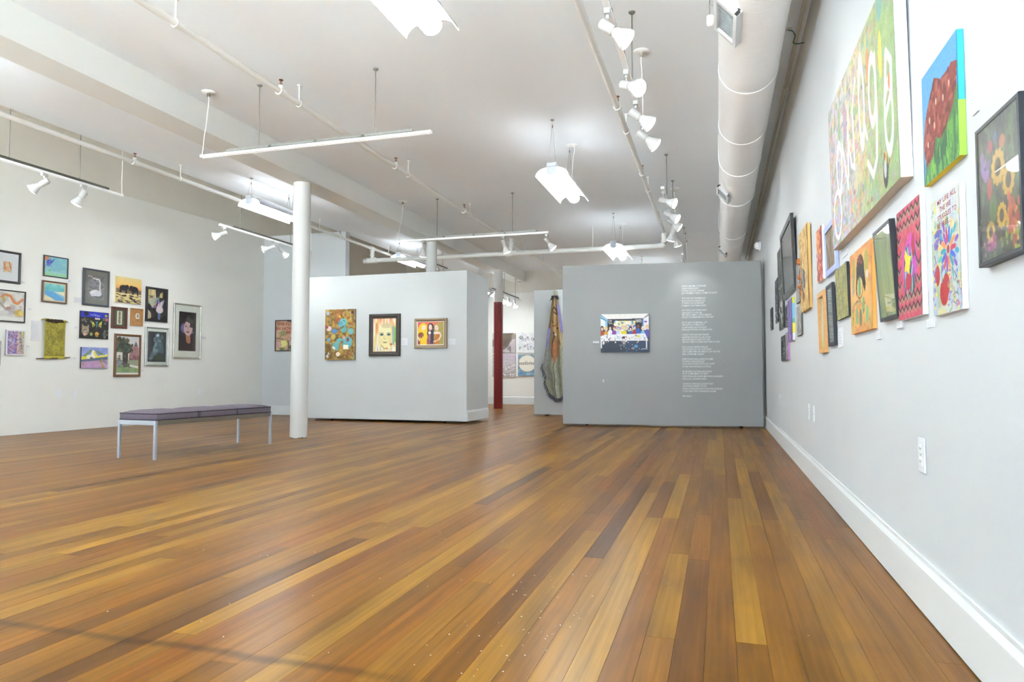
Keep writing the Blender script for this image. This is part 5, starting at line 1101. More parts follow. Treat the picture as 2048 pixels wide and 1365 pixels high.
def p_house():
    p = Pic(62, 96, (214, 214, 216)).grad([(0, (206, 208, 212)), (0.5, (220, 218, 216)), (1, (140, 170, 110))])
    roof = (170, 120, 126); p.poly([(0.56, 0.46), (0.70, 0.30), (0.84, 0.2), (1, 0.3), (1, 0.62), (0.56, 0.62)], roof); p.poly([(0.78, 0.24), (0.86, 0.12), (0.96, 0.26)], (110, 90, 92)); p.rect(0.56, 0.50, 1, 0.64, (140, 90, 100)); p.wash((200, 150, 150), 8, 12, 0.6, 0.75, 0.7, (p.X > 0.56) * (p.Y > 0.3) * (p.Y < 0.64))
    p.rect(0, 0.62, 1, 0.8, (150, 160, 130)); p.rect(0, 0.78, 1, 0.96, (140, 172, 110)); p.wash((110, 146, 90), 8, 8, 0.5, 0.7, 0.6, (p.Y > 0.78) * (p.Y < 0.96)); p.poly([(0.6, 0.74), (1, 0.78), (1, 0.84), (0.56, 0.78)], (226, 222, 216))
    p.seed = 9; tr = [(58, 66, 54), (78, 90, 70), (46, 50, 46), (90, 100, 84)]
    p.dabs(90, tr, (0.03, 0.09), (0.0, 0.06, 0.52, 0.40)); p.dabs(40, tr, (0.03, 0.06), (0.4, 0.2, 0.72, 0.42)); p.poly([(0.26, 0.4), (0.52, 0.4), (0.50, 0.80), (0.30, 0.80)], (70, 64, 60)); p.dabs(30, [(90, 100, 96), (130, 140, 170), (110, 120, 90), (196, 200, 196)], (0.02, 0.05), (0, 0.52, 0.28, 0.78)); p.dabs(20, [(80, 90, 70), (110, 110, 90)], (0.02, 0.04), (0.25, 0.70, 0.6, 0.82)); p.rect(0, 0.95, 1, 1, (226, 226, 222)); return p.grain(5)
framed(PL, 1.459, 1.902, 0.707, 1.322, 0.025, 0.032, (112, 78, 46), p_house(), 'photograph of a tree and a gabled red house, in a brown wood frame')
def p_hand():
    p = Pic(60, 88, (52, 48, 48)); p.mott(0.3, 8, 8); p.poly([(0, 0), (0.42, 0), (0.40, 0.42), (0.30, 0.62), (0.12, 0.5), (0, 0.4)], (190, 170, 130)); p.wash((140, 170, 150), 8, 8, 0.55, 0.7, 0.8, (p.X < 0.42) * (p.Y < 0.6)); p.wash((216, 200, 120), 6, 6, 0.6, 0.75, 0.8, (p.Y < 0.25) * (p.X < 0.8)); p.ell(0.18, 0.26, 0.10, 0.025, (70, 80, 76)); p.line([(0.04, 0.21), (0.30, 0.22)], 0.02, (90, 80, 66)); p.line([(0.40, 0.1), (0.46, 0.44), (0.40, 0.50)], 0.03, (206, 180, 170)); p.ell(0.40, 0.56, 0.10, 0.05, (130, 90, 150))
    for i in range(4): p.line([(0.50 + i * 0.07, 0.70), (0.60 + i * 0.09, 0.40 - 0.04 * i + 0.06)], 0.045, [(206, 190, 186), (180, 160, 200), (216, 200, 170), (150, 160, 206)][i])
    p.ell(0.66, 0.66, 0.20, 0.12, (200, 186, 190)); p.ell(0.55, 0.30, 0.08, 0.06, (110, 150, 140)); p.ell(0.6, 0.40, 0.09, 0.04, (120, 96, 180)); p.poly([(0, 0.66), (0.18, 0.78), (0.2, 0.95), (0, 1)], (196, 180, 150)); p.poly([(0.56, 0.76), (0.72, 0.8), (0.70, 1), (0.58, 1)], (90, 110, 160)); return p.grain(6)
framed(PL, 1.972, 2.373, 1.536, 2.057, 0.025, 0.034, (38, 37, 37), p_hand(), 'colourful face half covered by a hand in a black frame', glazed=False)
def p_dark():
    p = Pic(56, 84, (62, 64, 70)); p.mott(0.15, 6, 6); p.poly([(0.42, 0.06), (0.62, 0.04), (0.78, 0.34), (0.88, 0.72), (0.55, 0.70), (0.16, 0.96), (0.06, 0.90), (0.32, 0.5)], (96, 122, 134), 0.8); p.wash((140, 170, 180), 8, 12, 0.55, 0.75, 0.7, ((p.X > 0.3) * (p.X < 0.8) * (p.Y > 0.1) * (p.Y < 0.72)).astype(float)); p.ell(0.53, 0.12, 0.06, 0.045, (196, 216, 226)); p.strokes(40, [(110, 140, 150), (80, 100, 106)], (0.06, 0.14), 0.012, (0.4, 0.3, 0.85, 0.8), (70, 110), 0.6); p.ell(0.6, 0.85, 0.3, 0.1, (66, 80, 66)); p.scribble(0.06, 0.89, 0.22, 0.02, 8, (170, 180, 180), 0.01); return p.grain(4)
framed(PL, 1.978, 2.409, 0.866, 1.453, 0.026, 0.024, (186, 186, 182), p_dark(), 'dark blue-grey veil picture on white mount in a silver frame', matw=(0.022, 0.040), mcol=(206, 216, 206), rough=0.25, metal=0.6)
def p_woman():
    p = Pic(56, 110, (46, 40, 42)); p.wash((60, 52, 56), 6, 8, 0.5, 0.7, 0.8); p.ell(0.36, 0.42, 0.26, 0.13, (110, 100, 170), 20); p.ell(0.56, 0.28, 0.26, 0.14, (66, 58, 56)); p.poly([(0.40, 0.58), (0.66, 0.58), (0.70, 0.80), (0.44, 0.80)], (190, 120, 90)); p.ell(0.54, 0.42, 0.26, 0.19, (214, 176, 176)); p.ell(0.74, 0.30, 0.10, 0.10, (70, 62, 60)); p.ell(0.62, 0.22, 0.22, 0.06, (84, 78, 74), 10)
    for k in (-1, 1): p.ell(0.53 + 0.12 * k, 0.38, 0.06, 0.014, (110, 84, 90)); p.line([(0.47 + 0.13 * k, 0.352), (0.57 + 0.13 * k, 0.352)], 0.014, (96, 76, 80))
    p.line([(0.54, 0.38), (0.50, 0.46), (0.56, 0.465)], 0.016, (176, 130, 136)); p.ell(0.52, 0.515, 0.10, 0.018, (120, 50, 60)); p.ell(0.80, 0.52, 0.03, 0.02, (190, 190, 180)); p.poly([(0.08, 1), (0.16, 0.80), (0.40, 0.72), (0.5, 0.80), (0.64, 0.82), (0.74, 0.74), (0.95, 0.84), (1, 1)], (58, 40, 40)); p.strokes(12, [(90, 40, 40), (70, 50, 48)], (0.08, 0.2), 0.012, (0.2, 0.84, 0.9, 0.98), (60, 120)); p.strokes(8, [(120, 110, 104)], (0.05, 0.12), 0.01, (0.5, 0.09, 0.66, 0.16)); return p.grain(4)
framed(PL, 2.497, 3.059, 0.988, 1.864, 0.030, 0.026, (190, 186, 176), p_woman(), 'tall portrait of a woman on a wide white mount in a silver frame', matw=(0.080, 0.100), mcol=(208, 212, 202), rough=0.25, metal=0.6)

# ================================================================== SHORT BACK WALL
def p_flow():
    p = Pic(84, 72, (190, 150, 116)); p.mott(0.08, 8, 8).wash((206, 170, 140), 5, 5, 0.5, 0.75, 0.6); dk = (70, 56, 48)
    p.line([(0, 0.57), (0.22, 0.62), (0.36, 0.72), (0.46, 0.64), (0.54, 0.5)], 0.012, dk); p.line([(0.10, 0.40), (0.18, 0.46), (0.14, 0.56)], 0.008, dk); p.line([(0.36, 0.0), (0.6, 0.06)], 0.02, dk); p.line([(0.40, 0.7), (0.40, 1)], 0.016, dk); p.ell(0.24, 0.42, 0.10, 0.10, (150, 146, 96)); p.ell(0.27, 0.76, 0.10, 0.11, (216, 214, 110)); p.strokes(20, [(226, 222, 130)], (0.05, 0.1), 0.014, (0.2, 0.7, 0.32, 0.84)); p.dabs(24, [(196, 140, 136), (206, 160, 160)], (0.015, 0.03), (0.04, 0.70, 0.18, 0.88)); p.dabs(20, [(214, 190, 190), (190, 150, 150)], (0.015, 0.03), (0.42, 0.62, 0.6, 0.82)); p.ell(0.20, 0.96, 0.08, 0.05, (96, 130, 76)); p.ell(0.47, 0.9, 0.05, 0.08, (90, 96, 66)); p.dabs(20, [(200, 180, 110), (150, 120, 90)], (0.02, 0.04), (0.6, 0.5, 1, 1)); return p.grain(5)
o, w, h = framed(PB, 0.275, 0.97, 1.16, 1.733, 0.025, 0.018, (56, 46, 42), p_flow(), 'framed flower print with red lettering, half hidden by the column', glazed=False)
rd = mat('brick_red_lettering', (150, 40, 44), 0.6)
for s, x, z, ww in (('THE FLOWERS', 0.055, 0.83, 0.84), ('IN NOVEMBER', 0.045, 0.68, 0.86), ('BEGIN', 0.355, 0.56, 0.38)):
    q = link('printed_words', text_mesh(s, h * 0.09, 0.0, w * ww, 0.012), rd, o); q.location = (-w / 2 + w * x, -0.0225, h * z)

# ================================================================== WHITE DISPLAY WALL
def p_goldc():
    p = Pic(80, 118, (140, 106, 48)); p.mott(0.2, 12, 16).wash((170, 130, 56), 10, 14, 0.5, 0.7, 0.7).wash((104, 78, 40), 12, 16, 0.55, 0.7, 0.7).wash((170, 170, 130), 12, 14, 0.66, 0.78, 0.6).wash((176, 92, 44), 8, 10, 0.64, 0.78, 0.6, (p.Y < 0.3)).wash((190, 150, 56), 14, 16, 0.62, 0.75, 0.8)
    r = random.Random(7)
    for i in range(40): p.ring(r.random(), r.random(), r.uniform(0.03, 0.1), r.uniform(0.02, 0.06), 0.006, r.choice([(176, 140, 60), (110, 84, 40), (190, 150, 90)]), 0, 0.8)
    tq = (96, 170, 180); td = (60, 110, 130)
    p.ell(0.58, 0.27, 0.15, 0.085, tq, -20); p.ell(0.63, 0.40, 0.10, 0.065, (86, 160, 160)); p.line([(0.44, 0.30), (0.5, 0.25)], 0.016, td); p.line([(0.6, 0.22), (0.66, 0.24)], 0.016, td); p.line([(0.56, 0.26), (0.54, 0.31)], 0.014, td); p.line([(0.62, 0.34), (0.40, 0.42), (0.12, 0.56), (0.0, 0.62)], 0.026, (120, 84, 50)); p.ell(0.32, 0.43, 0.09, 0.05, (76, 130, 190)); p.ell(0.86, 0.44, 0.09, 0.06, tq, 40); p.ell(0.28, 0.54, 0.07, 0.06, (190, 170, 80)); p.ell(0.12, 0.60, 0.05, 0.04, (90, 150, 190)); p.ell(0.14, 0.38, 0.08, 0.05, (206, 186, 190)); p.ell(0.06, 0.35, 0.05, 0.03, (150, 60, 70))
    p.ell(0.74, 0.66, 0.18, 0.11, tq, -40); p.ell(0.50, 0.62, 0.12, 0.05, (96, 170, 170)); p.ell(0.36, 0.73, 0.11, 0.085, tq, 30); p.ell(0.76, 0.60, 0.05, 0.045, (120, 80, 80)); p.ell(0.56, 0.65, 0.05, 0.03, (150, 100, 60)); p.ell(0.64, 0.56, 0.04, 0.03, (206, 150, 160)); p.rect(0.62, 0.705, 0.78, 0.79, (236, 226, 206)); p.ell(0.44, 0.885, 0.07, 0.042, (236, 214, 190)); p.ell(0.30, 0.76, 0.06, 0.024, (228, 220, 190), 30); p.ell(0.48, 0.15, 0.04, 0.03, (226, 180, 60)); p.ell(0.44, 0.20, 0.07, 0.05, (196, 90, 50), 0, 0.7); p.ell(0.09, 0.075, 0.05, 0.04, (150, 170, 206)); p.ell(0.90, 0.065, 0.04, 0.03, (60, 50, 60)); p.dabs(8, [(200, 204, 210), (70, 70, 70)], (0.02, 0.04), (0.03, 0.85, 0.12, 0.97)); p.ell(0.92, 0.96, 0.05, 0.025, (150, 160, 90)); p.ell(0.82, 0.88, 0.02, 0.03, (210, 70, 50)); return p.grain(9)
canvas(PW, 0.339, 0.888, 0.972, 1.786, 0.022, p_goldc(), 'gold swirling collage with turquoise faces on the white wall', (110, 84, 50))
def p_portr():
    p = Pic(72, 92, (222, 196, 150)).grad([(0, (224, 150, 110)), (0.25, (222, 180, 110)), (0.7, (222, 200, 140)), (0.85, (226, 216, 196)), (1, (226, 222, 212))]); p.wash((216, 110, 80), 12, 2, 0.55, 0.75, 0.9, np.clip(1.2 - p.Y * 1.7, 0, 1)).wash((226, 200, 90), 12, 2, 0.5, 0.7, 0.7).wash((236, 230, 216), 14, 2, 0.6, 0.75, 0.8); p.poly([(0.88, 0.30), (1, 0.25), (1, 0.75), (0.92, 0.7)], (110, 180, 70), 0.8); p.poly([(0.82, 0.24), (0.92, 0.24), (0.92, 0.8), (0.84, 0.8)], (110, 160, 176), 0.7); p.wash((190, 180, 170), 14, 2, 0.55, 0.7, 0.6, (p.Y > 0.84))
    p.ell(0.54, 0.56, 0.29, 0.34, (226, 212, 146), 0, 0.95); p.ell(0.58, 0.36, 0.22, 0.12, (226, 220, 176), 0, 0.8); p.ell(0.60, 0.22, 0.26, 0.08, (200, 186, 140), 0, 0.8); p.wash((236, 226, 160), 6, 5, 0.5, 0.7, 0.6, ((p.X > 0.3) * (p.X < 0.8) * (p.Y > 0.3)).astype(float))
    for x in (0.38, 0.68): p.ell(x, 0.485, 0.085, 0.034, (70, 110, 120)); p.ell(x, 0.485, 0.03, 0.03, (40, 60, 70)); p.line([(x - 0.1, 0.44), (x + 0.08, 0.43)], 0.014, (170, 150, 110))
    p.line([(0.48, 0.52), (0.47, 0.60), (0.54, 0.63), (0.58, 0.60)], 0.012, (176, 150, 100)); p.ell(0.52, 0.72, 0.10, 0.02, (150, 130, 110)); p.ell(0.78, 0.78, 0.05, 0.04, (214, 110, 60)); p.line([(0.36, 0.80), (0.48, 0.90), (0.62, 0.90)], 0.02, (170, 120, 80)); p.ell(0.60, 0.90, 0.06, 0.03, (226, 140, 60)); return p.grain(4)
framed(PW, 1.136, 1.678, 1.028, 1.691, 0.035, 0.068, (54, 48, 42), p_portr(), 'pale dripping portrait in a heavy dark frame on the white wall', lip=(0.006, (150, 96, 60)), glazed=False)
def p_three():
    p = Pic(84, 70, (226, 96, 80)).grad([(0, (222, 80, 110)), (0.5, (230, 110, 80)), (1, (226, 100, 90))], True); p.poly([(0, 0.6), (0.3, 0.6), (0.3, 1), (0, 1)], (160, 64, 56)); p.ell(0.86, 0.62, 0.34, 0.58, (176, 158, 80)); p.ell(0.22, 0.46, 0.20, 0.40, (236, 196, 30)); p.poly([(0.06, 0.4), (0.36, 0.36), (0.36, 1), (0.12, 1), (0.12, 0.6)], (236, 196, 30)); p.ell(0.50, 0.28, 0.12, 0.20, (62, 50, 56)); p.poly([(0.38, 0.3), (0.62, 0.3), (0.62, 1), (0.38, 1)], (150, 90, 96)); p.poly([(0.5, 0.4), (0.62, 0.3), (0.62, 0.94), (0.50, 0.94)], (60, 70, 86)); p.poly([(0.38, 0.26), (0.42, 0.26), (0.42, 0.6), (0.37, 0.56)], (60, 50, 52))
    sk = (240, 206, 200)
    for x, y, ro in ((0.24, 0.27, 20), (0.49, 0.25, 0), (0.72, 0.28, -12)):
        p.ell(x, y, 0.065, 0.115, sk, ro); p.ell(x - 0.02, y - 0.01, 0.012, 0.012, (90, 60, 70)); p.ell(x + 0.025, y - 0.01, 0.012, 0.012, (90, 60, 70)); p.ell(x, y + 0.06, 0.018, 0.012, (190, 60, 70))
    p.ell(0.46, 0.48, 0.05, 0.06, (240, 220, 214)); p.ell(0.72, 0.50, 0.11, 0.07, sk); p.ell(0.14, 0.58, 0.10, 0.12, (140, 60, 50)); p.poly([(0.64, 0.54), (0.84, 0.54), (0.80, 1), (0.60, 1)], (196, 120, 50)); p.line([(0.84, 0.48), (0.88, 0.62), (0.80, 0.78), (0.62, 0.86)], 0.028, sk); p.line([(0.02, 0.64), (0.08, 0.80)], 0.026, sk); p.dabs(30, [(120, 50, 40), (210, 170, 120)], (0.008, 0.016), (0.06, 0.5, 0.22, 0.68)); p.dabs(30, [(150, 80, 30), (226, 160, 70)], (0.01, 0.02), (0.62, 0.56, 0.82, 0.98)); p.dabs(24, [(190, 130, 136), (110, 60, 70)], (0.008, 0.016), (0.38, 0.56, 0.5, 0.98)); return p.grain(4)
framed(PW, 1.923, 2.465, 1.145, 1.604, 0.035, 0.046, (150, 132, 108), p_three(), 'three long-haired women on red in a sloping silver-brown frame', lip=(0.010, (226, 222, 210)), glazed=False, rough=0.28, metal=0.55)

# ================================================================== GREY DISPLAY WALL
def p_banq():
    p = Pic(130, 104, (66, 74, 90)); p.poly([(0, 0), (1, 0), (0.88, 0.12), (0.14, 0.14)], (232, 230, 226))
    for i in range(9): p.line([(0.05 + i * 0.115, 0), (0.15 + i * 0.092, 0.13)], 0.002, (196, 196, 196))
    p.poly([(0, 0.02), (0.14, 0.14), (0.14, 0.34), (0, 0.34)], (130, 190, 222)); p.poly([(0, 0.12), (0.10, 0.18), (0.10, 0.4), (0, 0.4)], (226, 230, 232)); p.line([(0, 0.08), (0.12, 0.18)], 0.006, (60, 70, 80)); p.rect(0.14, 0.13, 0.88, 0.42, (54, 58, 66)); p.poly([(0.88, 0.12), (1, 0.02), (1, 0.5), (0.88, 0.4)], (222, 220, 228)); p.line([(0.88, 0.12), (1, 0.04)], 0.006, (50, 54, 66)); p.rect(0.90, 0.19, 0.96, 0.23, (90, 60, 160)); p.rect(0.86, 0.14, 0.89, 0.36, (80, 120, 170))
    for y, x0, x1 in ((0.17, 0.15, 0.23), (0.21, 0.16, 0.23), (0.25, 0.18, 0.24), (0.155, 0.72, 0.84), (0.185, 0.73, 0.85), (0.215, 0.75, 0.84)): p.scribble(x0, y, x1 - x0, 0.02, 9, (232, 232, 232), 0.006, int(y * 1000))
    p.rect(0.28, 0.18, 0.72, 0.46, (226, 222, 190)); p.seed = 3; p.dabs(70, [(240, 226, 110), (236, 236, 230), (110, 170, 220), (226, 150, 160), (200, 210, 120), (90, 140, 200)], (0.01, 0.03), (0.29, 0.19, 0.71, 0.46))
    r = random.Random(11); shirts = [(180, 80, 60), (214, 160, 60), (226, 224, 224), (140, 80, 180), (190, 206, 236), (236, 236, 240), (90, 70, 90), (66, 100, 190), (180, 60, 60), (50, 90, 190), (120, 180, 216), (90, 80, 170)]
    hairs = [(90, 60, 50), (226, 190, 110), (50, 44, 50), (150, 70, 56), (120, 160, 210), (226, 190, 150), (206, 196, 150), (40, 44, 60), (70, 90, 190), (56, 44, 44), (220, 210, 190), (222, 190, 110)]
    for i in range(12):
        x = 0.03 + i * 0.0845; y = 0.40 + 0.02 * math.sin(i * 2.1)
        p.ell(x, y - 0.035, 0.034, 0.06, hairs[i]); p.ell(x, y + 0.13, 0.05, 0.11, shirts[i]); p.ell(x, y - 0.01, 0.022, 0.042, (222, 190, 170) if i != 9 else (120, 80, 66))
    p.ell(0.79, 0.30, 0.05, 0.08, (56, 44, 46)); p.ell(0.78, 0.33, 0.025, 0.05, (130, 86, 70)); p.rect(0.73, 0.38, 0.80, 0.50, (50, 100, 190)); p.rect(0.42, 0.44, 0.54, 0.53, (228, 216, 40)); p.poly([(0, 0.58), (0.10, 0.54), (0.92, 0.52), (0.98, 0.70), (0, 0.71)], (230, 230, 234)); p.dabs(60, [(60, 60, 66), (150, 160, 90), (190, 110, 80), (90, 130, 200), (150, 70, 70), (200, 196, 150)], (0.005, 0.014), (0.02, 0.55, 0.94, 0.69)); p.poly([(0.44, 0.60), (0.5, 0.58), (0.51, 0.64), (0.45, 0.66)], (96, 60, 80)); p.ell(0.38, 0.63, 0.05, 0.03, (190, 214, 226)); p.ell(0.78, 0.59, 0.04, 0.03, (216, 206, 90))
    p.rect(0, 0.71, 1, 1, (66, 76, 92)); p.poly([(0.4, 0.71), (1, 0.71), (1, 1), (0.5, 1)], (64, 84, 116), 0.6); p.rect(0.0, 0.70, 0.025, 0.90, (226, 228, 232)); p.rect(0.935, 0.70, 0.955, 0.90, (226, 228, 232)); p.rect(0.46, 0.71, 0.475, 0.80, (222, 190, 176)); p.rect(0.495, 0.71, 0.51, 0.80, (222, 190, 176)); p.ell(0.06, 0.76, 0.02, 0.04, (230, 230, 232)); p.dabs(12, [(220, 200, 190), (190, 60, 60), (230, 230, 230)], (0.008, 0.016), (0.08, 0.71, 0.92, 0.75)); p.ell(0.73, 0.85, 0.04, 0.04, (80, 150, 210)); p.ell(0.67, 0.90, 0.03, 0.03, (150, 130, 120)); p.dabs(9, [(226, 226, 228)], (0.006, 0.009), (0.38, 0.8, 0.66, 0.98)); p.dabs(5, [(200, 200, 206)], (0.006, 0.01), (0.58, 0.9, 0.8, 0.97)); p.scribble(0.84, 0.92, 0.13, 0.03, 10, (226, 228, 230), 0.006); return p.grain(3)
canvas(PG, 0.553, 1.238, 1.066, 1.613, 0.030, p_banq(), 'busy banquet-table canvas with a blue floor on the grey wall', (60, 72, 96))

# ================================================================== FAR ROOM
def p_blob():
    p = Pic(40, 36, (190, 182, 186)); p.wash((176, 166, 176), 5, 5, 0.5, 0.7, 0.6); p.poly([(0.2, 0), (0.92, 0), (0.86, 0.3), (0.7, 0.62), (0.5, 0.85), (0.36, 0.92), (0.2, 0.9)], (116, 102, 88)); p.wash((92, 80, 70), 5, 4, 0.5, 0.7, 0.6, (p.X < 0.8)); p.ell(0.92, 0.18, 0.10, 0.14, (150, 140, 126)); return p.grain(4)
canvas(PF, 2.561, 3.162, 1.278, 1.765, 0.03, p_blob(), 'brown rounded shape on lilac, upper left of four far canvases', (170, 160, 150))
def p_script():
    p = Pic(60, 60, (206, 190, 206)).grad([(0, (196, 176, 200)), (0.4, (214, 206, 212)), (1, (220, 214, 210))]); r = random.Random(3)
    for j in range(15):
        y = 0.04 + j * 0.065; k = j / 15
        for i in range(16):
            if r.random() < 0.9: p.scribble(i / 16 + 0.005, y, 0.045, 0.03 + 0.02 * k, 4, tuple(int(150 - 100 * k + r.uniform(-10, 10)) for _ in range(3)), 0.008 + 0.004 * k, r.randint(0, 999))
    return p
canvas(PF, 2.563, 3.163, 0.668, 1.246, 0.03, p_script(), 'canvas filled with rows of dark script, lower left of four', (170, 160, 150))
def p_lets():
    p = Pic(50, 46, (222, 224, 224)); p.wash((206, 210, 214), 6, 6, 0.5, 0.7, 0.6).wash((200, 206, 220), 9, 9, 0.6, 0.7, 0.6); return p.grain(3)
o, w, h = canvas(PF, 3.227, 3.726, 1.273, 1.767, 0.03, p_lets(), 'white canvas scattered with coloured letters, upper right of four', (200, 196, 190))
for i, (s, x, z, a) in enumerate((('Q', 0.06, 0.72, 0.2), ('U', 0.14, 0.66, -0.3), ('E', 0.23, 0.60, 0.1), ('S', 0.33, 0.58, 0), ('T', 0.42, 0.66, 0.1), ('I', 0.56, 0.60, -0.2), ('O', 0.66, 0.62, 0.1), ('N', 0.76, 0.55, 0), ('P', 0.08, 0.14, -0.2), ('A', 0.26, 0.28, 0.2), ('S', 0.40, 0.36, 0.6), ('T', 0.62, 0.16, -0.1), ('A', 0.74, 0.16, 0.1), ('S', 0.48, 0.14, -0.2))):
    c = [(70, 74, 96), (100, 110, 110), (130, 90, 120), (80, 120, 150)][i % 4]
    q = link('painted_letter', text_mesh(s, h * 0.15, 0.1, None, 0.004), mat('letter_%d_%d_%d' % c, c, 0.7), o); q.location = (-w / 2 + w * x, -0.0312, h * z); q.rotation_euler = (0, a, 0)
def p_circ():
    p = Pic(60, 64, (120, 160, 190)); p.wash((150, 180, 200), 9, 9, 0.5, 0.7, 0.8).wash((90, 130, 170), 10, 10, 0.55, 0.7, 0.8).wash((170, 176, 176), 9, 9, 0.5, 0.7, 0.8, (p.Y < 0.35)); p.ell(0.48, 0.44, 0.46, 0.40, (90, 86, 80), 0, 0.8); p.ell(0.48, 0.43, 0.45, 0.385, (226, 222, 206)); k = (70, 66, 62); p.line([(0.02, 0.40), (0.94, 0.40)], 0.007, k)
    for i in range(9):
        x = 0.05 + i * 0.10; p.line([(x + 0.05, 0.40), (x + 0.05, 0.50)], 0.010, k); p.ring(x + 0.02, 0.45, 0.025, 0.028, 0.008, k)
    p.line([(0.42, 0.40), (0.40, 0.34), (0.48, 0.33)], 0.010, k); p.line([(0.6, 0.40), (0.66, 0.35)], 0.010, k); return p.grain(3)
canvas(PF, 3.227, 3.726, 0.706, 1.236, 0.03, p_circ(), 'blue canvas with a cream disc and a line of script, lower right of four', (170, 166, 160))

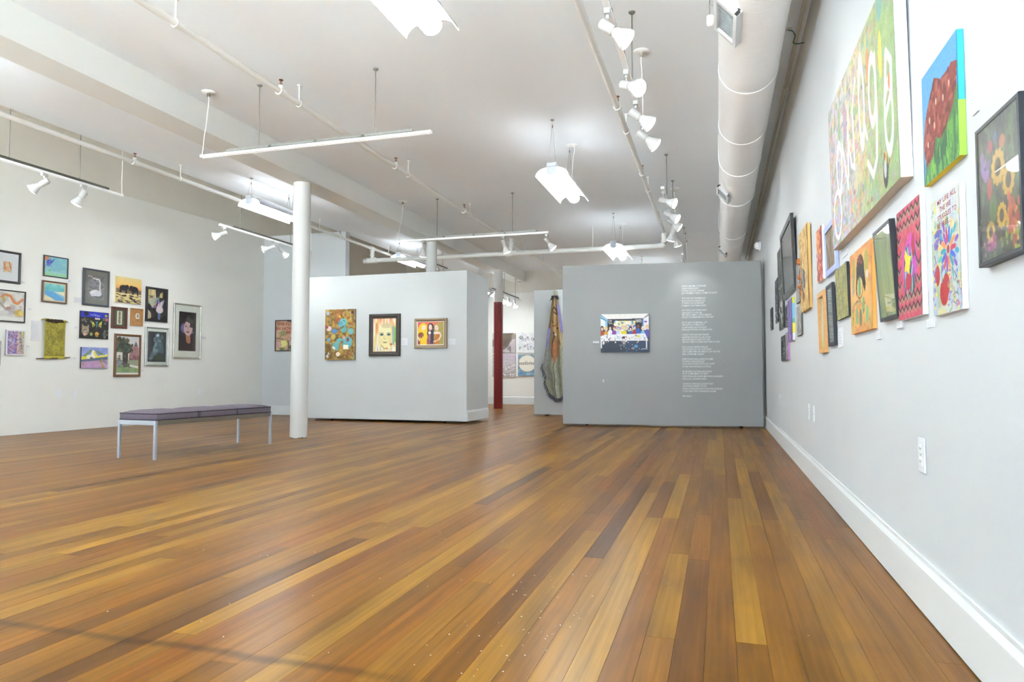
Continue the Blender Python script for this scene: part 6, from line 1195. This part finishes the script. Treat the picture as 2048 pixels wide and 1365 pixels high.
# ---- blanket hung by one corner on the white panel behind the grey wall
def blanket():
    o = thing('hanging_blanket', (-2.79, 12.012, 0.40), 'fringed woven blanket with a face, gathered and hung from one point', 'wall hanging')
    left = [(2.14, -0.03), (2.10, -0.045), (1.80, -0.09), (1.68, -0.105), (1.24, -0.165), (1.0, -0.20), (0.889, -0.237), (0.80, -0.20), (0.71, -0.165), (0.60, -0.18), (0.42, -0.10)]
    right = [(2.14, 0.03), (2.10, 0.05), (1.80, 0.105), (1.5, 0.145), (1.24, 0.175), (0.9, 0.21), (0.6, 0.23), (0.42, 0.23)]
    w, h = 84, 170
    p = Pic(w, h, (150, 150, 130)).grad([(0, (60, 60, 58)), (0.02, (120, 100, 70)), (0.3, (140, 118, 82)), (0.45, (156, 140, 100)), (0.6, (150, 150, 128)), (1, (160, 160, 140))]); dk = (64, 50, 46)
    p.poly([(0.1, 0.10), (0.62, 0.02), (0.85, 0.3), (0.7, 0.62), (0.30, 0.6), (0.12, 0.34)], (168, 134, 84)); p.poly([(0.80, 0.06), (1, 0.1), (1, 0.42), (0.86, 0.36)], (110, 104, 160)); p.poly([(0.0, 0.32), (0.2, 0.33), (0.16, 0.52), (0.0, 0.56)], (134, 132, 190)); p.line([(0.30, 0.14), (0.46, 0.12), (0.70, 0.16)], 0.03, dk); p.line([(0.40, 0.17), (0.72, 0.19)], 0.03, (90, 66, 50)); p.line([(0.26, 0.1), (0.30, 0.22), (0.22, 0.26), (0.40, 0.28)], 0.02, dk); p.line([(0.30, 0.31), (0.56, 0.31), (0.66, 0.28)], 0.02, (130, 84, 70)); p.line([(0.2, 0.13), (0.12, 0.3)], 0.03, dk); p.ell(0.66, 0.335, 0.06, 0.012, dk); p.line([(0.42, 0.38), (0.5, 0.40), (0.36, 0.50)], 0.035, (50, 42, 42)); p.ell(0.54, 0.40, 0.05, 0.014, (220, 216, 206)); p.line([(0.52, 0.40), (0.44, 1.0)], 0.016, (56, 50, 50)); p.poly([(0.34, 0.50), (0.72, 0.44), (0.66, 0.60), (0.50, 0.68), (0.36, 0.6)], (170, 110, 70)); p.line([(0.30, 0.54), (0.44, 0.62)], 0.012, dk); p.line([(0.74, 0.46), (0.80, 0.5)], 0.02, (50, 46, 50)); p.ell(0.12, 0.32, 0.05, 0.02, (120, 70, 60)); p.poly([(0.0, 0.56), (0.26, 0.5), (0.2, 0.84), (0, 0.86)], (140, 140, 140), 0.7); p.mott(0.06, 20, 40).grain(9)
    zs = np.linspace(2.14, 0.42, h); L = np.interp(-zs, [-z for z, _ in left], [x for _, x in left]); R = np.interp(-zs, [-z for z, _ in right], [x for _, x in right])
    u = np.linspace(0, 1, w); X = L[:, None] * (1 - u) + R[:, None] * u; v = (2.14 - zs) / 1.72
    Y = -0.05 - 0.035 * np.sin(u[None, :] * 17 + 0.6) * (0.35 + 0.65 * v[:, None]) - 0.05 * np.sin(np.pi * u)[None, :]
    Z = zs[:, None] - 0.40 - 0.10 * v[:, None] ** 3 * np.sin(np.pi * np.clip(u[None, :] * 1.1, 0, 1)) + 0.0 * u
    co = np.stack([X, Y, Z], -1).reshape(-1).astype(np.float32); ob = sheet('woven_cloth', p, 0, 1, 0, 1, 0, o, 'cloth'); ob.data.vertices.foreach_set('co', co); ob.data.update(); ob.data.shade_smooth()
    fr = MB(); r = random.Random(8)
    C = co.reshape(h, w, 3)
    def tassel(pt, dx=0): fr.tube([pt, pt + Vector((r.uniform(-0.01, 0.01) + dx, r.uniform(-0.01, 0.004), -0.03)), pt + Vector((r.uniform(-0.02, 0.02) + dx * 2, 0, -0.065))], [0.006, 0.006, 0.004], 5)
    for i in range(0, w): tassel(Vector(C[-1, i]))
    for j in range(int(h * 0.70), h, 2): tassel(Vector(C[j, 0]), -0.012)
    f = fr.build('fringe', mat('charcoal_fringe', (92, 92, 98), 0.95), o); f['kind'] = 'stuff'
    kn = MB()
    for i in range(26): kn.tube([(0, -0.055, 1.72), (r.uniform(-0.05, 0.05), -0.07 - r.uniform(0, 0.03), 1.735), (r.uniform(-0.09, 0.09), -0.07, 1.70 - r.uniform(0, 0.05))], [0.016, 0.014, 0.003], 5)
    kn.build('gathered_corner', mat('dark_yarn', (60, 60, 60), 0.95), o)
    g = thing('brass_hook', (-2.79, 12.017, 2.155), 'small gilt scroll hook above the blanket', 'hook')
    sw = MB()
    for s in (-1, 1):
        for zc, rr in ((0.055, 0.026), (0.025, 0.020)): sw.tube([(s * (0.022 + rr * 0.9 * math.cos(a)), -0.008, zc + rr * math.sin(a)) for a in [k * math.pi / 7 for k in range(13)]], 0.005, 6)
    sw.tube([(0, -0.008, 0.0), (0, -0.010, 0.05), (0, -0.008, 0.10)], 0.006, 6).tube([(0, -0.01, 0.0), (0, -0.035, -0.02), (0, -0.04, 0.0)], 0.005, 6)
    sw.build('scrollwork', mat('gilt', (186, 180, 140), 0.4, 0.4), g, True)
blanket()

# ---- flecks of white paint and grit on the boards
def fleck(x, y, s, i):
    r = random.Random(i); n = 6
    ring = [(s * r.uniform(0.6, 1.1) * math.cos(2 * math.pi * k / n), s * r.uniform(0.6, 1.3) * math.sin(2 * math.pi * k / n)) for k in range(n)]
    return [(x + a, y + b, 0.0006) for a, b in ring] + [(x + a * 0.5, y + b * 0.5, 0.0006 + s * 0.35) for a, b in ring], [tuple(range(6, 12))] + [(k, (k + 1) % n, 6 + (k + 1) % n, 6 + k) for k in range(n)]
fk = MB(); rr_ = random.Random(12)
for i in range(170):
    if i < 60: x, y, s = rr_.gauss(-0.62, 0.10), rr_.uniform(1.65, 2.6), rr_.uniform(0.0012, 0.0035)
    else: x, y, s = rr_.uniform(-2.2, 0.5), rr_.uniform(1.6, 5.5), rr_.uniform(0.001, 0.003)
    fk.add(*fleck(x, y, s, i))
fo = fk.build('paint_flecks', mat('dried_white_paint', (206, 206, 206), 0.7)); tag(fo, 'specks of dried white paint scattered on the floorboards', 'paint flecks', kind='stuff')
